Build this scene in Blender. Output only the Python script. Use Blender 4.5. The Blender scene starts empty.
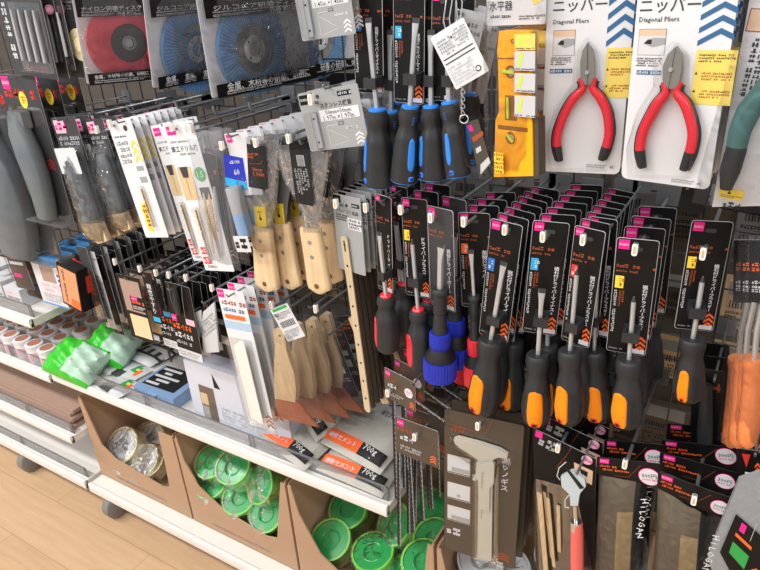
import bpy, math, random
from mathutils import Vector, Matrix
random.seed(7)
sc = bpy.context.scene
COL = sc.collection
PI = math.pi
# ---------------------------------------------------------------- camera
RX = Vector((0.85432589, 0.51607572, -0.06158832))
UX = Vector((-0.1745336, 0.39648816, 0.90129638))
FX = Vector((-0.48955621, 0.7592516, -0.42880265))
FPX = 638.8167
CAM = Vector((0, 0, 1.5))
cd = bpy.data.cameras.new('camera'); cam = bpy.data.objects.new('camera', cd); COL.objects.link(cam)
cd.sensor_width = 36; cd.lens = FPX / 760 * 36; cd.clip_start = .02
m = Matrix.Identity(4)
for i in range(3):
    m[i][0] = RX[i]; m[i][1] = UX[i]; m[i][2] = -FX[i]; m[i][3] = CAM[i]
cam.matrix_world = m
sc.camera = cam
def ray(px, py): return FX + RX * ((px - 380) / FPX) - UX * ((py - 285) / FPX)
def P(px, py, y=.8):
    d = ray(px, py); return CAM + d * (y / d.y)
def PZ(px, py, z):
    d = ray(px, py); return CAM + d * ((z - CAM.z) / d.z)
# ---------------------------------------------------------------- materials
def lin(c):
    if isinstance(c, str):
        c = tuple(int(c[i:i + 2], 16) / 255 for i in (0, 2, 4))
    return tuple((v / 12.92 if v <= .04045 else ((v + .055) / 1.055) ** 2.4) for v in c) + (1,)
MATS = {}
def mat(name, col, rough=.5, metal=0, spec=.5, coat=0, noise=0, nscale=40, bump=0, trans=0, alpha=1, ior=1.45):
    if name in MATS: return MATS[name]
    m = bpy.data.materials.new(name); m.use_nodes = True; nt = m.node_tree; b = nt.nodes['Principled BSDF']
    c = lin(col)
    b.inputs['Base Color'].default_value = c; b.inputs['Roughness'].default_value = rough
    b.inputs['Metallic'].default_value = metal; b.inputs['Specular IOR Level'].default_value = spec
    b.inputs['Coat Weight'].default_value = coat; b.inputs['Coat Roughness'].default_value = .12
    b.inputs['Transmission Weight'].default_value = trans; b.inputs['Alpha'].default_value = alpha
    b.inputs['IOR'].default_value = ior
    if noise or bump:
        tc = nt.nodes.new('ShaderNodeTexCoord'); n = nt.nodes.new('ShaderNodeTexNoise')
        n.inputs['Scale'].default_value = nscale; n.inputs['Detail'].default_value = 4
        nt.links.new(tc.outputs['Object'], n.inputs['Vector'])
        if noise:
            mx = nt.nodes.new('ShaderNodeMix'); mx.data_type = 'RGBA'
            mx.inputs[6].default_value = tuple(v * (1 - noise) for v in c[:3]) + (1,)
            mx.inputs[7].default_value = tuple(min(1, v * (1 + noise)) for v in c[:3]) + (1,)
            nt.links.new(n.outputs['Fac'], mx.inputs[0]); nt.links.new(mx.outputs[2], b.inputs['Base Color'])
        if bump:
            bp = nt.nodes.new('ShaderNodeBump'); bp.inputs['Strength'].default_value = bump; bp.inputs['Distance'].default_value = .002
            nt.links.new(n.outputs['Fac'], bp.inputs['Height']); nt.links.new(bp.outputs['Normal'], b.inputs['Normal'])
    MATS[name] = m; return m
def wood(name, c1, c2, sc_=(60, 60, 6), rough=.55):
    m = bpy.data.materials.new(name); m.use_nodes = True; nt = m.node_tree; b = nt.nodes['Principled BSDF']
    tc = nt.nodes.new('ShaderNodeTexCoord'); mp = nt.nodes.new('ShaderNodeMapping'); mp.inputs['Scale'].default_value = sc_
    n = nt.nodes.new('ShaderNodeTexNoise'); n.inputs['Scale'].default_value = 3; n.inputs['Detail'].default_value = 6
    r = nt.nodes.new('ShaderNodeValToRGB'); r.color_ramp.elements[0].color = lin(c1); r.color_ramp.elements[1].color = lin(c2)
    r.color_ramp.elements[0].position = .3; r.color_ramp.elements[1].position = .7
    for a, q in ((tc.outputs['Object'], mp.inputs[0]), (mp.outputs[0], n.inputs[0]), (n.outputs[0], r.inputs[0]), (r.outputs[0], b.inputs[0])): nt.links.new(a, q)
    b.inputs['Roughness'].default_value = rough; MATS[name] = m; return m
def film(name, tint='ffffff', gloss=.35, haze=.06, bump=.6, nscale=45, rough=.12):
    """thin clear plastic: mostly see-through, a little milky, crinkled highlights"""
    m = bpy.data.materials.new(name); m.use_nodes = True; nt = m.node_tree; nt.nodes.clear()
    out = nt.nodes.new('ShaderNodeOutputMaterial'); tr = nt.nodes.new('ShaderNodeBsdfTransparent'); gl = nt.nodes.new('ShaderNodeBsdfGlossy')
    df = nt.nodes.new('ShaderNodeBsdfDiffuse'); m1 = nt.nodes.new('ShaderNodeMixShader'); m2 = nt.nodes.new('ShaderNodeMixShader')
    fr = nt.nodes.new('ShaderNodeFresnel'); fr.inputs['IOR'].default_value = 1.45
    mul = nt.nodes.new('ShaderNodeMath'); mul.operation = 'MULTIPLY_ADD'; mul.inputs[1].default_value = gloss * 1.6; mul.inputs[2].default_value = -gloss * .055
    mul.use_clamp = True
    tc = nt.nodes.new('ShaderNodeTexCoord'); n = nt.nodes.new('ShaderNodeTexNoise'); n.inputs['Scale'].default_value = nscale; n.inputs['Detail'].default_value = 3
    n.inputs['Distortion'].default_value = 1.5
    bp = nt.nodes.new('ShaderNodeBump'); bp.inputs['Strength'].default_value = bump; bp.inputs['Distance'].default_value = .01
    L = nt.links.new
    L(tc.outputs['Object'], n.inputs[0]); L(n.outputs[0], bp.inputs['Height']); L(bp.outputs[0], gl.inputs['Normal']); L(bp.outputs[0], fr.inputs['Normal'])
    gl.inputs['Roughness'].default_value = rough; tr.inputs[0].default_value = lin(tint); df.inputs[0].default_value = lin('e4e6ec')
    L(fr.outputs[0], mul.inputs[0]); m1.inputs[0].default_value = haze
    L(tr.outputs[0], m1.inputs[1]); L(df.outputs[0], m1.inputs[2])
    L(mul.outputs[0], m2.inputs[0]); L(m1.outputs[0], m2.inputs[1]); L(gl.outputs[0], m2.inputs[2]); L(m2.outputs[0], out.inputs[0])
    MATS[name] = m; return m
sc.cycles.transparent_max_bounces = 24
M = dict(
 black=mat('black_print', '0f0f10', .45, spec=.3), blackm=mat('black_matte', '151516', .6), rubber=mat('black_rubber', '2b2d2f', .5, noise=.15, bump=.15, nscale=200),
 darkgrey=mat('dark_grey', '3a3b3d', .55), olive=mat('olive_card', '4a4238', .45, coat=.1), brown=mat('brown_card', '4d4339', .42, coat=.2),
 white=mat('white_card', 'd9dbdf', .45), offwhite=mat('offwhite', 'cfd0d4', .5), grey=mat('grey_card', '9a9d9e', .5), lgrey=mat('light_grey', 'c3c5c8', .5),
 lav=mat('lavender_grey', 'c9ccd8', .5), pink=mat('pink_tag', 'e81e8c', .45), palepink=mat('pale_pink', 'e8b4c6', .5), orange=mat('orange_print', 'f06a2c', .45), inlay=mat('orange_inlay', 'f68c06', .45),
 rust=mat('rust_print', 'a04e28', .5), red=mat('red_print', 'd8332f', .45), redgrip=mat('red_grip', 'e02c3c', .33, coat=.25), blue=mat('blue_print', '2a6fbd', .45),
 bluegrip=mat('blue_grip', '2f86e8', .4), navyb=mat('royal_blue', '1c30b0', .4), slate=mat('slate_blue', '2f6290', .5), sky=mat('sky_blue', '2fa6dc', .45), yellow=mat('yellow_print', 'f2d23c', .5),
 ylabel=mat('soft_yellow', 'e8cf66', .55), level=mat('level_yellow', 'f8ae06', .45), green=mat('green_print', '2fa04a', .5), steel=mat('steel', 'c0c4c8', .3, metal=.55), steeld=mat('dull_steel', '8f9294', .42, metal=.5, noise=.15, nscale=25),
 chrome=mat('chrome', 'd8dadc', .15, metal=1), wire=mat('wire_grey', '8f9396', .35, metal=.8), wired=mat('dark_wire', '4c4f52', .4, metal=.6), hookm=mat('hook_steel', '8c9094', .3, metal=.6), tip=mat('white_tip', 'f4f2ee', .4),
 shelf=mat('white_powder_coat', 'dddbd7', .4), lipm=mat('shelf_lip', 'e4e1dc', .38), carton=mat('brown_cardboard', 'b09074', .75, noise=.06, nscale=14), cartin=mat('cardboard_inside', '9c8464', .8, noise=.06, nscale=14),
 board=mat('brown_board', 'a48a7c', .6, noise=.06), tan=mat('tan', 'cdb48c', .6), beige=mat('beige', 'e2c79e', .6), silver=mat('silver_pack', 'a8abb0', .3, metal=.5, bump=.5, nscale=60),
 tgreen=mat('tape_green', '0d9446', .3, coat=.3), lime=mat('lime_green', '74c044', .4), bgreen=mat('bag_green', '36b82a', .3, bump=.6, nscale=20), mint=mat('mint_label', 'a9c8b4', .45, bump=.2, nscale=20),
 vial=mat('vial_liquid', 'c8dc50', .1, coat=.5), teal=mat('teal_grip', '4c7c7c', .45), copper=mat('copper_blade', 'b06848', .38, noise=.1), caliper=mat('caliper_white', 'c6c3b6', .45), bagc=mat('cement', 'b4b2aa', .6, noise=.08),
 khaki=mat('khaki_glove', '6a5d4a', .7, noise=.25, nscale=30, bump=.6), tanglove=mat('tan_glove', 'a68f66', .7, noise=.1, bump=.4), glove=mat('light_glove', '8d9092', .8, noise=.15, nscale=120, bump=.6),
 orgrip=mat('orange_clear_grip', 'ee8a4c', .35, coat=.4), redstick=mat('red_stick', 'e0645c', .4, coat=.3), cap=mat('brown_cap', 'a4705c', .5), jar=mat('jar_white', 'dcd6d4', .35), bluebox=mat('box_blue', '3f8fd0', .4), icebl=mat('pale_case_blue', '7f9ec4', .25, coat=.4),
 dgrip=mat('charcoal_grip', '666e73', .38, noise=.2), discred=mat('abrasive_red', 'd8485a', .75, noise=.1, nscale=150, bump=.6), discblue=mat('abrasive_blue', '5c92c8', .8, noise=.15, nscale=150, bump=.5), discgrey=mat('disc_backing', '8a8a8b', .7, noise=.3, nscale=90, bump=.4),
 cream=mat('cream_felt', 'd8cba0', .8), gold=mat('gold_bit', 'b99a5c', .3, metal=.8), flesh=mat('photo_beige', 'd8b89c', .6),
)
M['wood'] = wood('beech', 'c49c6c', 'dcb988'); M['wood2'] = wood('birch_handle', 'ceb088', 'e0c8a0')
M['film'] = film('clear_film', haze=.02, gloss=.3); M['milky'] = film('milky_film', haze=.12, gloss=.35); M['blister'] = film('clear_blister', haze=.0, bump=.03, gloss=.25)
M['wrap'] = film('crinkled_wrap', haze=.06, gloss=1.5, bump=1, nscale=34, rough=.09)  # haze raised so milky glare sits in the film colour
M['wrapl'] = film('light_wrap', haze=.02, gloss=.45, bump=.6, nscale=30, rough=.1)
M['clear'] = film('clear_acrylic', haze=.12, gloss=.5, bump=0)
# ---------------------------------------------------------------- mesh builder
def rrect(x0, z0, x1, z1, r=.002, n=3):
    if x1 < x0: x0, x1 = x1, x0
    if z1 < z0: z0, z1 = z1, z0
    r = min(r, (x1 - x0) / 2 * .99, (z1 - z0) / 2 * .99)
    out = []
    for cx, cz, a in ((x1 - r, z1 - r, 0), (x0 + r, z1 - r, 90), (x0 + r, z0 + r, 180), (x1 - r, z0 + r, 270)):
        for k in range(n + 1):
            t = math.radians(a + 90 * k / n); out.append((cx + r * math.cos(t), cz + r * math.sin(t)))
    return out
def circ(cx, cz, r, n=20, rz=None):
    return [(cx + r * math.cos(2 * PI * k / n), cz + (rz or r) * math.sin(2 * PI * k / n)) for k in range(n)]
TXT = {}
def glyphs(s):
    if s in TXT: return TXT[s]
    c = bpy.data.curves.new('t', 'FONT'); c.body = s; c.size = 1; c.resolution_u = 1; c.offset = .007; c.align_x = 'CENTER'; c.align_y = 'CENTER'
    o = bpy.data.objects.new('t', c); COL.objects.link(o)
    dg = bpy.context.evaluated_depsgraph_get(); dg.update()
    me = bpy.data.meshes.new_from_object(o.evaluated_get(dg))
    v = [(p.co.x, p.co.y) for p in me.vertices]; f = [tuple(p.vertices) for p in me.polygons]
    bpy.data.objects.remove(o); bpy.data.curves.remove(c); bpy.data.meshes.remove(me)
    if v:
        x0 = min(p[0] for p in v); x1 = max(p[0] for p in v); z0 = min(p[1] for p in v); z1 = max(p[1] for p in v)
        bb = (x0, z0, x1, z1)
    else: bb = (0, 0, 1, 1)
    TXT[s] = (v, f, bb); return TXT[s]
class MB:
    def __init__(s): s.v = []; s.f = []; s.m = []; s.ms = []; s.X = Matrix.Identity(4); s.lay = 0
    def mi(s, m):
        if isinstance(m, str): m = M[m]
        if m not in s.ms: s.ms.append(m)
        return s.ms.index(m)
    def add(s, vs, fs, m):
        b = len(s.v); i = s.mi(m)
        s.v += [s.X @ Vector(p) for p in vs]
        for f in fs: s.f.append(tuple(b + k for k in f)); s.m.append(i)
        return s
    def prism(s, out, y0, y1, m, side=None):
        """outline in XZ, from y0 (front, nearer the viewer) to y1"""
        n = len(out); a = sum(out[i][0] * out[(i + 1) % n][1] - out[(i + 1) % n][0] * out[i][1] for i in range(n))
        if a < 0: out = out[::-1]
        vs = [(x, y0, z) for x, z in out] + [(x, y1, z) for x, z in out]
        s.add(vs, [tuple(range(n)), tuple(range(2 * n - 1, n - 1, -1))], m)
        s.add(vs, [(i, n + i, n + (i + 1) % n, (i + 1) % n) for i in range(n)], side or m); return s
    def flat(s, out, y, m):
        n = len(out); a = sum(out[i][0] * out[(i + 1) % n][1] - out[(i + 1) % n][0] * out[i][1] for i in range(n))
        if a < 0: out = out[::-1]
        return s.add([(x, y, z) for x, z in out], [tuple(range(n))], m)
    def box(s, x0, x1, y0, y1, z0, z1, m):
        vs = [(x, y, z) for z in (z0, z1) for y in (y0, y1) for x in (x0, x1)]
        return s.add(vs, [(0, 2, 3, 1), (4, 5, 7, 6), (0, 1, 5, 4), (1, 3, 7, 5), (3, 2, 6, 7), (2, 0, 4, 6)], m)
    def tube(s, pts, r, m, n=8, cap=True, flat=1, closed=False):
        pts = [Vector(p) for p in pts]; N = len(pts); rs = r if isinstance(r, (list, tuple)) else [r] * N
        vs = []; up = None
        for i, p in enumerate(pts):
            if closed: t = pts[(i + 1) % N] - pts[i - 1]
            else: t = (pts[min(i + 1, N - 1)] - pts[max(i - 1, 0)])
            t.normalize()
            if up is None:
                up = Vector((0, 1, 0)) if abs(t.y) < .9 else Vector((1, 0, 0))
            a = (up - t * up.dot(t)).normalized(); b = t.cross(a); up = a
            for k in range(n):
                q = 2 * PI * k / n; vs.append(tuple(p + a * (rs[i] * math.cos(q) * flat) + b * (rs[i] * math.sin(q))))
        fs = []
        for i in range(N if closed else N - 1):
            for k in range(n):
                j = (i + 1) % N
                fs.append((i * n + k, i * n + (k + 1) % n, j * n + (k + 1) % n, j * n + k))
        if cap and not closed: fs += [tuple(range(n - 1, -1, -1)), tuple(range((N - 1) * n, N * n))]
        return s.add(vs, fs, m)
    def lathe(s, prof, m, n=24, c=(0, 0, 0), axis='z', cap=True):
        vs = []
        for r, h in prof:
            for k in range(n):
                q = 2 * PI * k / n; a, b = r * math.cos(q), r * math.sin(q)
                p = {'z': (a, b, h), 'y': (a, h, -b), 'x': (h, a, b)}[axis]
                vs.append((p[0] + c[0], p[1] + c[1], p[2] + c[2]))
        fs = []
        N = len(prof)
        for i in range(N - 1):
            for k in range(n): fs.append((i * n + k, i * n + (k + 1) % n, (i + 1) * n + (k + 1) % n, (i + 1) * n + k))
        if cap and prof[0][0] > 1e-6: fs.append(tuple(range(n - 1, -1, -1)))
        if cap and prof[-1][0] > 1e-6: fs.append(tuple(range((N - 1) * n, N * n)))
        return s.add(vs, fs, m)
    def text(s, body, cx, cz, w=None, h=None, m='white', y=-.0006, rot=0, ang=0):
        """text fitted into a box of width w and/or height h, centred on cx, cz"""
        v, f, bb = glyphs(body)
        bw, bh = max(bb[2] - bb[0], 1e-3), max(bb[3] - bb[1], 1e-3)
        if rot: bwf, bhf = bh, bw
        else: bwf, bhf = bw, bh
        sx = w / bwf if w else h / bhf; sz = h / bhf if h else sx
        ox, oz = (bb[0] + bb[2]) / 2, (bb[1] + bb[3]) / 2; pts = []
        ca, sa = math.cos(ang), math.sin(ang)
        for x, z in v:
            x -= ox; z -= oz
            if rot: x, z = -z * (-1 if rot > 0 else 1) * -1, x * (-1 if rot > 0 else 1) * -1
            x *= sx; z *= sz
            pts.append((cx + x * ca - z * sa, y, cz + x * sa + z * ca))
        return s.add(pts, f, m)
    def vtext(s, body, cx, ztop, size, m='white', y=-.0006, zbot=None):
        n = len(body)
        if zbot is not None: step = (ztop - zbot) / n
        else: step = size * 1.02
        for k, ch in enumerate(body):
            if ch == ' ': continue
            z = ztop - step * (k + .5)
            if ch == 'ー': s.flat([(cx - size * .06, z - step * .42), (cx + size * .06, z - step * .42), (cx + size * .06, z + step * .42), (cx - size * .06, z + step * .42)], y, m)
            else:
                v, f, bb = glyphs(ch); bh = bb[3] - bb[1]; bw = bb[2] - bb[0]
                size = min(size, step * 1.25); q = min(size / .95, step / .9); q = q * .95 / .9
                s.text(ch, cx, z, w=min(bw * q, size), h=min(bh * q, step * .93), m=m, y=y)
        return s
    def scrib(s, x0, z0, x1, z1, m, rows=1, y=-.0006, vert=False, seed=1):
        """rows of print too small to read"""
        rg = random.Random(seed)
        if x1 < x0: x0, x1 = x1, x0
        if z1 < z0: z0, z1 = z1, z0
        L = (z1 - z0) if vert else (x1 - x0); H = ((x1 - x0) if vert else (z1 - z0)) / rows
        for r in range(rows):
            t = 0; g = H * .8
            end = L * (1 if r < rows - 1 or rows == 1 else rg.uniform(.6, 1))
            while t < end:
                a = g * rg.uniform(.35, .8)
                if rg.random() < .88:
                    for q in range(2):
                        h0 = rg.uniform(0, .35) if q == 0 else rg.uniform(.45, .6); h1 = h0 + rg.uniform(.18, .3)
                        hh0 = H * (r + .1 + h0 * .9); hh1 = H * (r + .1 + h1 * .9)
                        if vert: s.flat([(x0 + hh0, z1 - t), (x0 + hh1, z1 - t), (x0 + hh1, z1 - t - a), (x0 + hh0, z1 - t - a)], y, m)
                        else: s.flat([(x0 + t, z1 - hh0), (x0 + t, z1 - hh1), (x0 + t + a, z1 - hh1), (x0 + t + a, z1 - hh0)], y, m)
                    if rg.random() < .6:
                        b = t + a * rg.uniform(.2, .7)
                        if vert: s.flat([(x0 + H * (r + .12), z1 - b), (x0 + H * (r + .86), z1 - b), (x0 + H * (r + .86), z1 - b - g * .14), (x0 + H * (r + .12), z1 - b - g * .14)], y, m)
                        else: s.flat([(x0 + b, z1 - H * (r + .12)), (x0 + b, z1 - H * (r + .86)), (x0 + b + g * .14, z1 - H * (r + .86)), (x0 + b + g * .14, z1 - H * (r + .12))], y, m)
                t += a + g * .22
        return s
    def rect(s, x0, z0, x1, z1, m, y=-.0005, r=0):
        return s.flat(rrect(x0, z0, x1, z1, r) if r else [(x0, z0), (x1, z0), (x1, z1), (x0, z1)], y, m)
    def chev(s, cx, z0, w, h, m, n=3, y=-.0006, t=.3, skew=0):
        """n upward chevrons in the box (cx-w/2 .. cx+w/2, z0 .. z0+h)"""
        p = h / (n + .3)
        for k in range(n):
            zz = z0 + k * p; th = p * .55; rise = p * .75
            s.flat([(cx - w / 2, zz), (cx, zz + rise), (cx + w / 2, zz), (cx + w / 2, zz + th), (cx, zz + rise + th), (cx - w / 2, zz + th)][::1], y, m)
        return s
    def logo(s, x0, z1, w, h=None, m='pink', y=-.0005, t='white'):
        h = h or w; s.rect(x0, z1 - h, x0 + w, z1, m, y); s.text('DAISO', x0 + w / 2, z1 - h / 2, w=w * .86, h=h * .26, m=t, y=y - .0002); return s
    def line(s, pts, w, m, y=-.0005):
        for a, b in zip(pts, pts[1:]):
            dx, dz = b[0] - a[0], b[1] - a[1]; L = math.hypot(dx, dz) or 1; nx, nz = -dz / L * w / 2, dx / L * w / 2
            s.flat([(a[0] + nx, a[1] + nz), (b[0] + nx, b[1] + nz), (b[0] - nx, b[1] - nz), (a[0] - nx, a[1] - nz)], y, m)
        return s
    def build(s, name, parent=None, smooth=True):
        me = bpy.data.meshes.new(name); me.from_pydata(s.v, [], s.f)
        for mm in s.ms: me.materials.append(mm)
        me.polygons.foreach_set('material_index', s.m)
        if smooth:
            me.polygons.foreach_set('use_smooth', [True] * len(s.f)); me.set_sharp_from_angle(angle=math.radians(38))
        me.update()
        o = bpy.data.objects.new(name, me); COL.objects.link(o)
        if parent: o.parent = parent
        return o
def tag(o, label=None, cat=None, group=None, kind=None):
    for k, v in (('label', label), ('category', cat), ('group', group), ('kind', kind)):
        if v: o[k] = v
    return o
def empty(name, mw=None):
    o = bpy.data.objects.new(name, None); o.empty_display_size = .02; COL.objects.link(o)
    if mw is not None: o.matrix_world = mw
    return o
def copy_tree(o, parent=None, nofilm=False):
    c = o.copy(); COL.objects.link(c)
    if parent: c.parent = parent
    for ch in o.children:
        if nofilm and ch.name.split('.')[0] in ('plastic_bag', 'blister', 'plastic_sleeve', 'clear_sleeve'): continue
        copy_tree(ch, c, nofilm)
    return c
KIDS = {}
ORD = ['', 'second', 'third', 'fourth', 'fifth', 'sixth', 'seventh', 'eighth', 'ninth']
def row(root, n, pitch=.03, jit=.02, where='on its hook', mode='hook', dx=0, dz=0, grp=None, base=None):
    """n more of the same thing behind the first along its hook"""
    rg = random.Random(hash(root.name) % 1000 if False else len(bpy.data.objects))
    lab = base or root['label']; g = grp or root.get('group')
    out = []
    mw = root.matrix_world.copy()
    for k in range(1, n + 1):
        c = copy_tree(root, None, k >= 2)
        rot = Matrix.Rotation(rg.uniform(-jit, jit), 4, 'Y') @ Matrix.Rotation(rg.uniform(-jit, jit) * 2, 4, 'Z')
        p = mw.to_translation()
        c.matrix_world = Matrix.Translation(p + Vector((dx * k, pitch * k, dz * k))) @ rot @ Matrix.Translation(-p) @ mw
        w = lab.split(',')[0].split(' ')[:11]
        c['label'] = ' '.join(w) + ', ' + ORD[k] + ' ' + where
        if g: c['group'] = g
        out.append(c)
    return out
class Fr:
    """frame of a hanging card: x right, z up, y to the back; origin at its top left corner"""
    def __init__(s, tl, tr, bl, y=.82, y2=None, y3=None, br=None):
        A = P(*tl, y); B = P(*tr, y); C = P(*bl, y if y3 is None else y3)
        d = (A - C); s.h = d.length; Z = d.normalized(); w0 = (B - A).length
        dr = ray(*tr); q = dr.dot(Z)
        if abs(q) > .1 and y2 is None:
            t = (A - CAM).dot(Z) / q; B2 = CAM + dr * t
            lim = .55 * w0; dy = max(-lim, min(lim, B2.y - A.y)); B = CAM + dr * ((A.y + dy) / dr.y)
        if br:
            dr = ray(*br); q = dr.dot(Z); t = (C - CAM).dot(Z) / q; D = CAM + dr * t
            D.y = max(C.y - 1.1 * w0, min(C.y + 1.1 * w0, D.y)); D = CAM + dr * ((D.y) / dr.y); B = A + (D - C); q = 1; y2 = None
        X = (B - A); X = (X - Z * X.dot(Z)) if abs(q) > .1 and y2 is None else X
        X.normalize(); Z = (d - X * d.dot(X)).normalized(); Y = Z.cross(X)
        s.w = (B - A).length; s.A = A; s.Xv, s.Yv, s.Zv = X, Y, Z
        mm = Matrix.Identity(4)
        for i in range(3): mm[i][0] = X[i]; mm[i][1] = Y[i]; mm[i][2] = Z[i]; mm[i][3] = A[i]
        s.m = mm
    def l(s, px, py, off=0):
        """pixel -> local (x, z) on the plane off metres in front of the card"""
        d = ray(px, py); o = s.A - s.Yv * off
        t = (o - CAM).dot(s.Yv) / d.dot(s.Yv); q = CAM + d * t - s.A
        return (q.dot(s.Xv), q.dot(s.Zv))
def sm(a, b, t): return a + (b - a) * t
def hook(px, py, y=.8, y1=1.055, label='', tipm='tip', price=False, z=None, cap=True):
    p = P(px, py, y)
    e = empty('peg_hook', Matrix.Translation((p.x, y1, p.z)))
    L = y1 - p.y
    b = MB(); b.tube([(0, 0, -.006), (0, -L + .012, -.006), (0, -L + .004, -.004), (0, -L, .004), (0, -L, .010)], .0026, 'hookm', 8); b.build('hook_rod', e)
    b = MB(); b.box(-.018, .018, -.004, 0, -.02, .012, 'hookm'); b.build('hook_bracket', e)
    if cap:
        b = MB(); b.prism(rrect(-.0034, -.007, .0034, .009, .0025), -L - .0035, -L + .003, 'tip')
        b.prism(rrect(-.0016, -.004, .0016, .006, .001), -L - .0038, -L - .0034, 'tan'); b.build('hook_cap', e)
    tag(e, label, 'hook', 'display hooks on the wire grid'); return e
def bulge_bag(mb, w, h, t, m, x0=0, z0=0, nx=8, nz=10, ysh=0, edge=.0, seed=0, back=True, crink=.0, pw=.5):
    """pillow-shaped bag; front bulges to -y"""
    rg = random.Random(seed)
    for sgn in ((-1, 1) if back else (-1,)):
        vs = []
        for j in range(nz + 1):
            for i in range(nx + 1):
                u, v = i / nx, j / nz
                b = (max(0, 4 * u * (1 - u)) ** pw) * (max(0, 4 * v * (1 - v)) ** pw)
                vs.append((x0 + u * w + (rg.uniform(-crink, crink)), ysh + sgn * (t / 2 * b) + (rg.uniform(-crink, crink) if b > .01 else 0) - sgn * 0, z0 - v * h + rg.uniform(-crink, crink)))
        fs = []
        for j in range(nz):
            for i in range(nx):
                a = j * (nx + 1) + i; q = (a, a + nx + 1, a + nx + 2, a + 1)
                fs.append(q if sgn < 0 else q[::-1])
        mb.add(vs, fs, m)
    return mb
# ---------------------------------------------------------------- setting
def floor_mat():
    m = bpy.data.materials.new('wood_plank_floor'); m.use_nodes = True; nt = m.node_tree; b = nt.nodes['Principled BSDF']; L = nt.links.new
    tc = nt.nodes.new('ShaderNodeTexCoord'); br = nt.nodes.new('ShaderNodeTexBrick'); br.inputs['Scale'].default_value = 1
    br.inputs['Brick Width'].default_value = .92; br.inputs['Row Height'].default_value = .155; br.inputs['Mortar Size'].default_value = .0012
    br.inputs['Color1'].default_value = lin('bd9d7a'); br.inputs['Color2'].default_value = lin('c6a684'); br.inputs['Mortar'].default_value = lin('a98560')
    mp = nt.nodes.new('ShaderNodeMapping'); mp.inputs['Scale'].default_value = (3, 30, 1); n = nt.nodes.new('ShaderNodeTexNoise'); n.inputs['Scale'].default_value = 2; n.inputs['Detail'].default_value = 6
    mx = nt.nodes.new('ShaderNodeMix'); mx.data_type = 'RGBA'; mx.blend_type = 'OVERLAY'; mx.inputs[0].default_value = .2
    L(tc.outputs['Object'], br.inputs['Vector']); L(tc.outputs['Object'], mp.inputs[0]); L(mp.outputs[0], n.inputs[0])
    L(br.outputs[0], mx.inputs[6]); L(n.outputs[0], mx.inputs[7]); L(mx.outputs[2], b.inputs['Base Color']); b.inputs['Roughness'].default_value = .42
    return m
M['floor'] = floor_mat()
b = MB(); b.add([(-6, -3, 0), (5, -3, 0), (5, 5, 0), (-6, 5, 0)], [(0, 1, 2, 3)], 'floor'); f = b.build('floor'); f['kind'] = 'structure'
M['ceil'] = mat('ceiling_white', 'e8e8e6', .8)
b = MB(); b.add([(-6, -3, 2.9), (5, -3, 2.9), (5, 5, 2.9), (-6, 5, 2.9)], [(3, 2, 1, 0)], 'ceil'); f = b.build('ceiling'); f['kind'] = 'structure'
M['backwall'] = mat('wall_paint', 'cfcac2', .8)
b = MB(); b.box(-6, 5, 4.9, 5, 0, 2.9, 'backwall'); f = b.build('wall_back'); f['kind'] = 'structure'
# lamps
def lamp(x, y, rz=0, e=52):
    e_ = empty('ceiling_light', Matrix.Translation((x, y, 2.86)) @ Matrix.Rotation(rz, 4, 'Z'))
    M.setdefault('lampglow', None)
    if M['lampglow'] is None:
        mm = bpy.data.materials.new('lamp_tube'); mm.use_nodes = True; q = mm.node_tree.nodes['Principled BSDF']
        q.inputs['Emission Color'].default_value = (1, .98, .95, 1); q.inputs['Emission Strength'].default_value = 4; M['lampglow'] = mm
    b = MB(); b.box(-.62, .62, -.09, .09, 0, .04, 'white'); b.build('housing', e_)
    b = MB(); b.tube([(-.6, 0, -.02), (.6, 0, -.02)], .016, 'lampglow', 10); b.build('lamp_tube', e_)
    ld = bpy.data.lights.new('lamp', 'AREA'); ld.shape = 'RECTANGLE'; ld.size = 1.2; ld.size_y = .25; ld.energy = e; ld.color = (1, .995, .985)
    lo = bpy.data.objects.new('lamp', ld); COL.objects.link(lo); lo.parent = e_; lo.location = (0, 0, -.05)
    return e_
for i, (x, y) in enumerate([(-3.4, -.6), (-1.7, -.6), (0, -.6), (1.7, -.6), (-3.4, -2.2), (-1.7, -2.2), (0, -2.2), (-1.7, 2.2), (.3, 2.2)]):
    tag(lamp(x, y, 0, 80 if x < -3 else 62 if x < -1 and y > -1 else 50 if x < -1 else 36), 'white batten ceiling light %s, %s along it' % (('over the near aisle', 'over the aisle edge', 'over the far aisle')[0 if i < 4 else 1 if i < 7 else 2], ('first', 'second', 'third', 'fourth')[i if i < 4 else i - 4 if i < 7 else i - 7]), 'ceiling light', 'batten ceiling lights')
w = bpy.data.worlds.new('World'); sc.world = w; w.use_nodes = True
w.node_tree.nodes['Background'].inputs[0].default_value = (.93, .96, 1, 1); w.node_tree.nodes['Background'].inputs[1].default_value = .8
sc.view_settings.view_transform = 'Standard'; sc.view_settings.look = 'None'; sc.view_settings.exposure = -.6; sc.view_settings.gamma = 1
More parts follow.
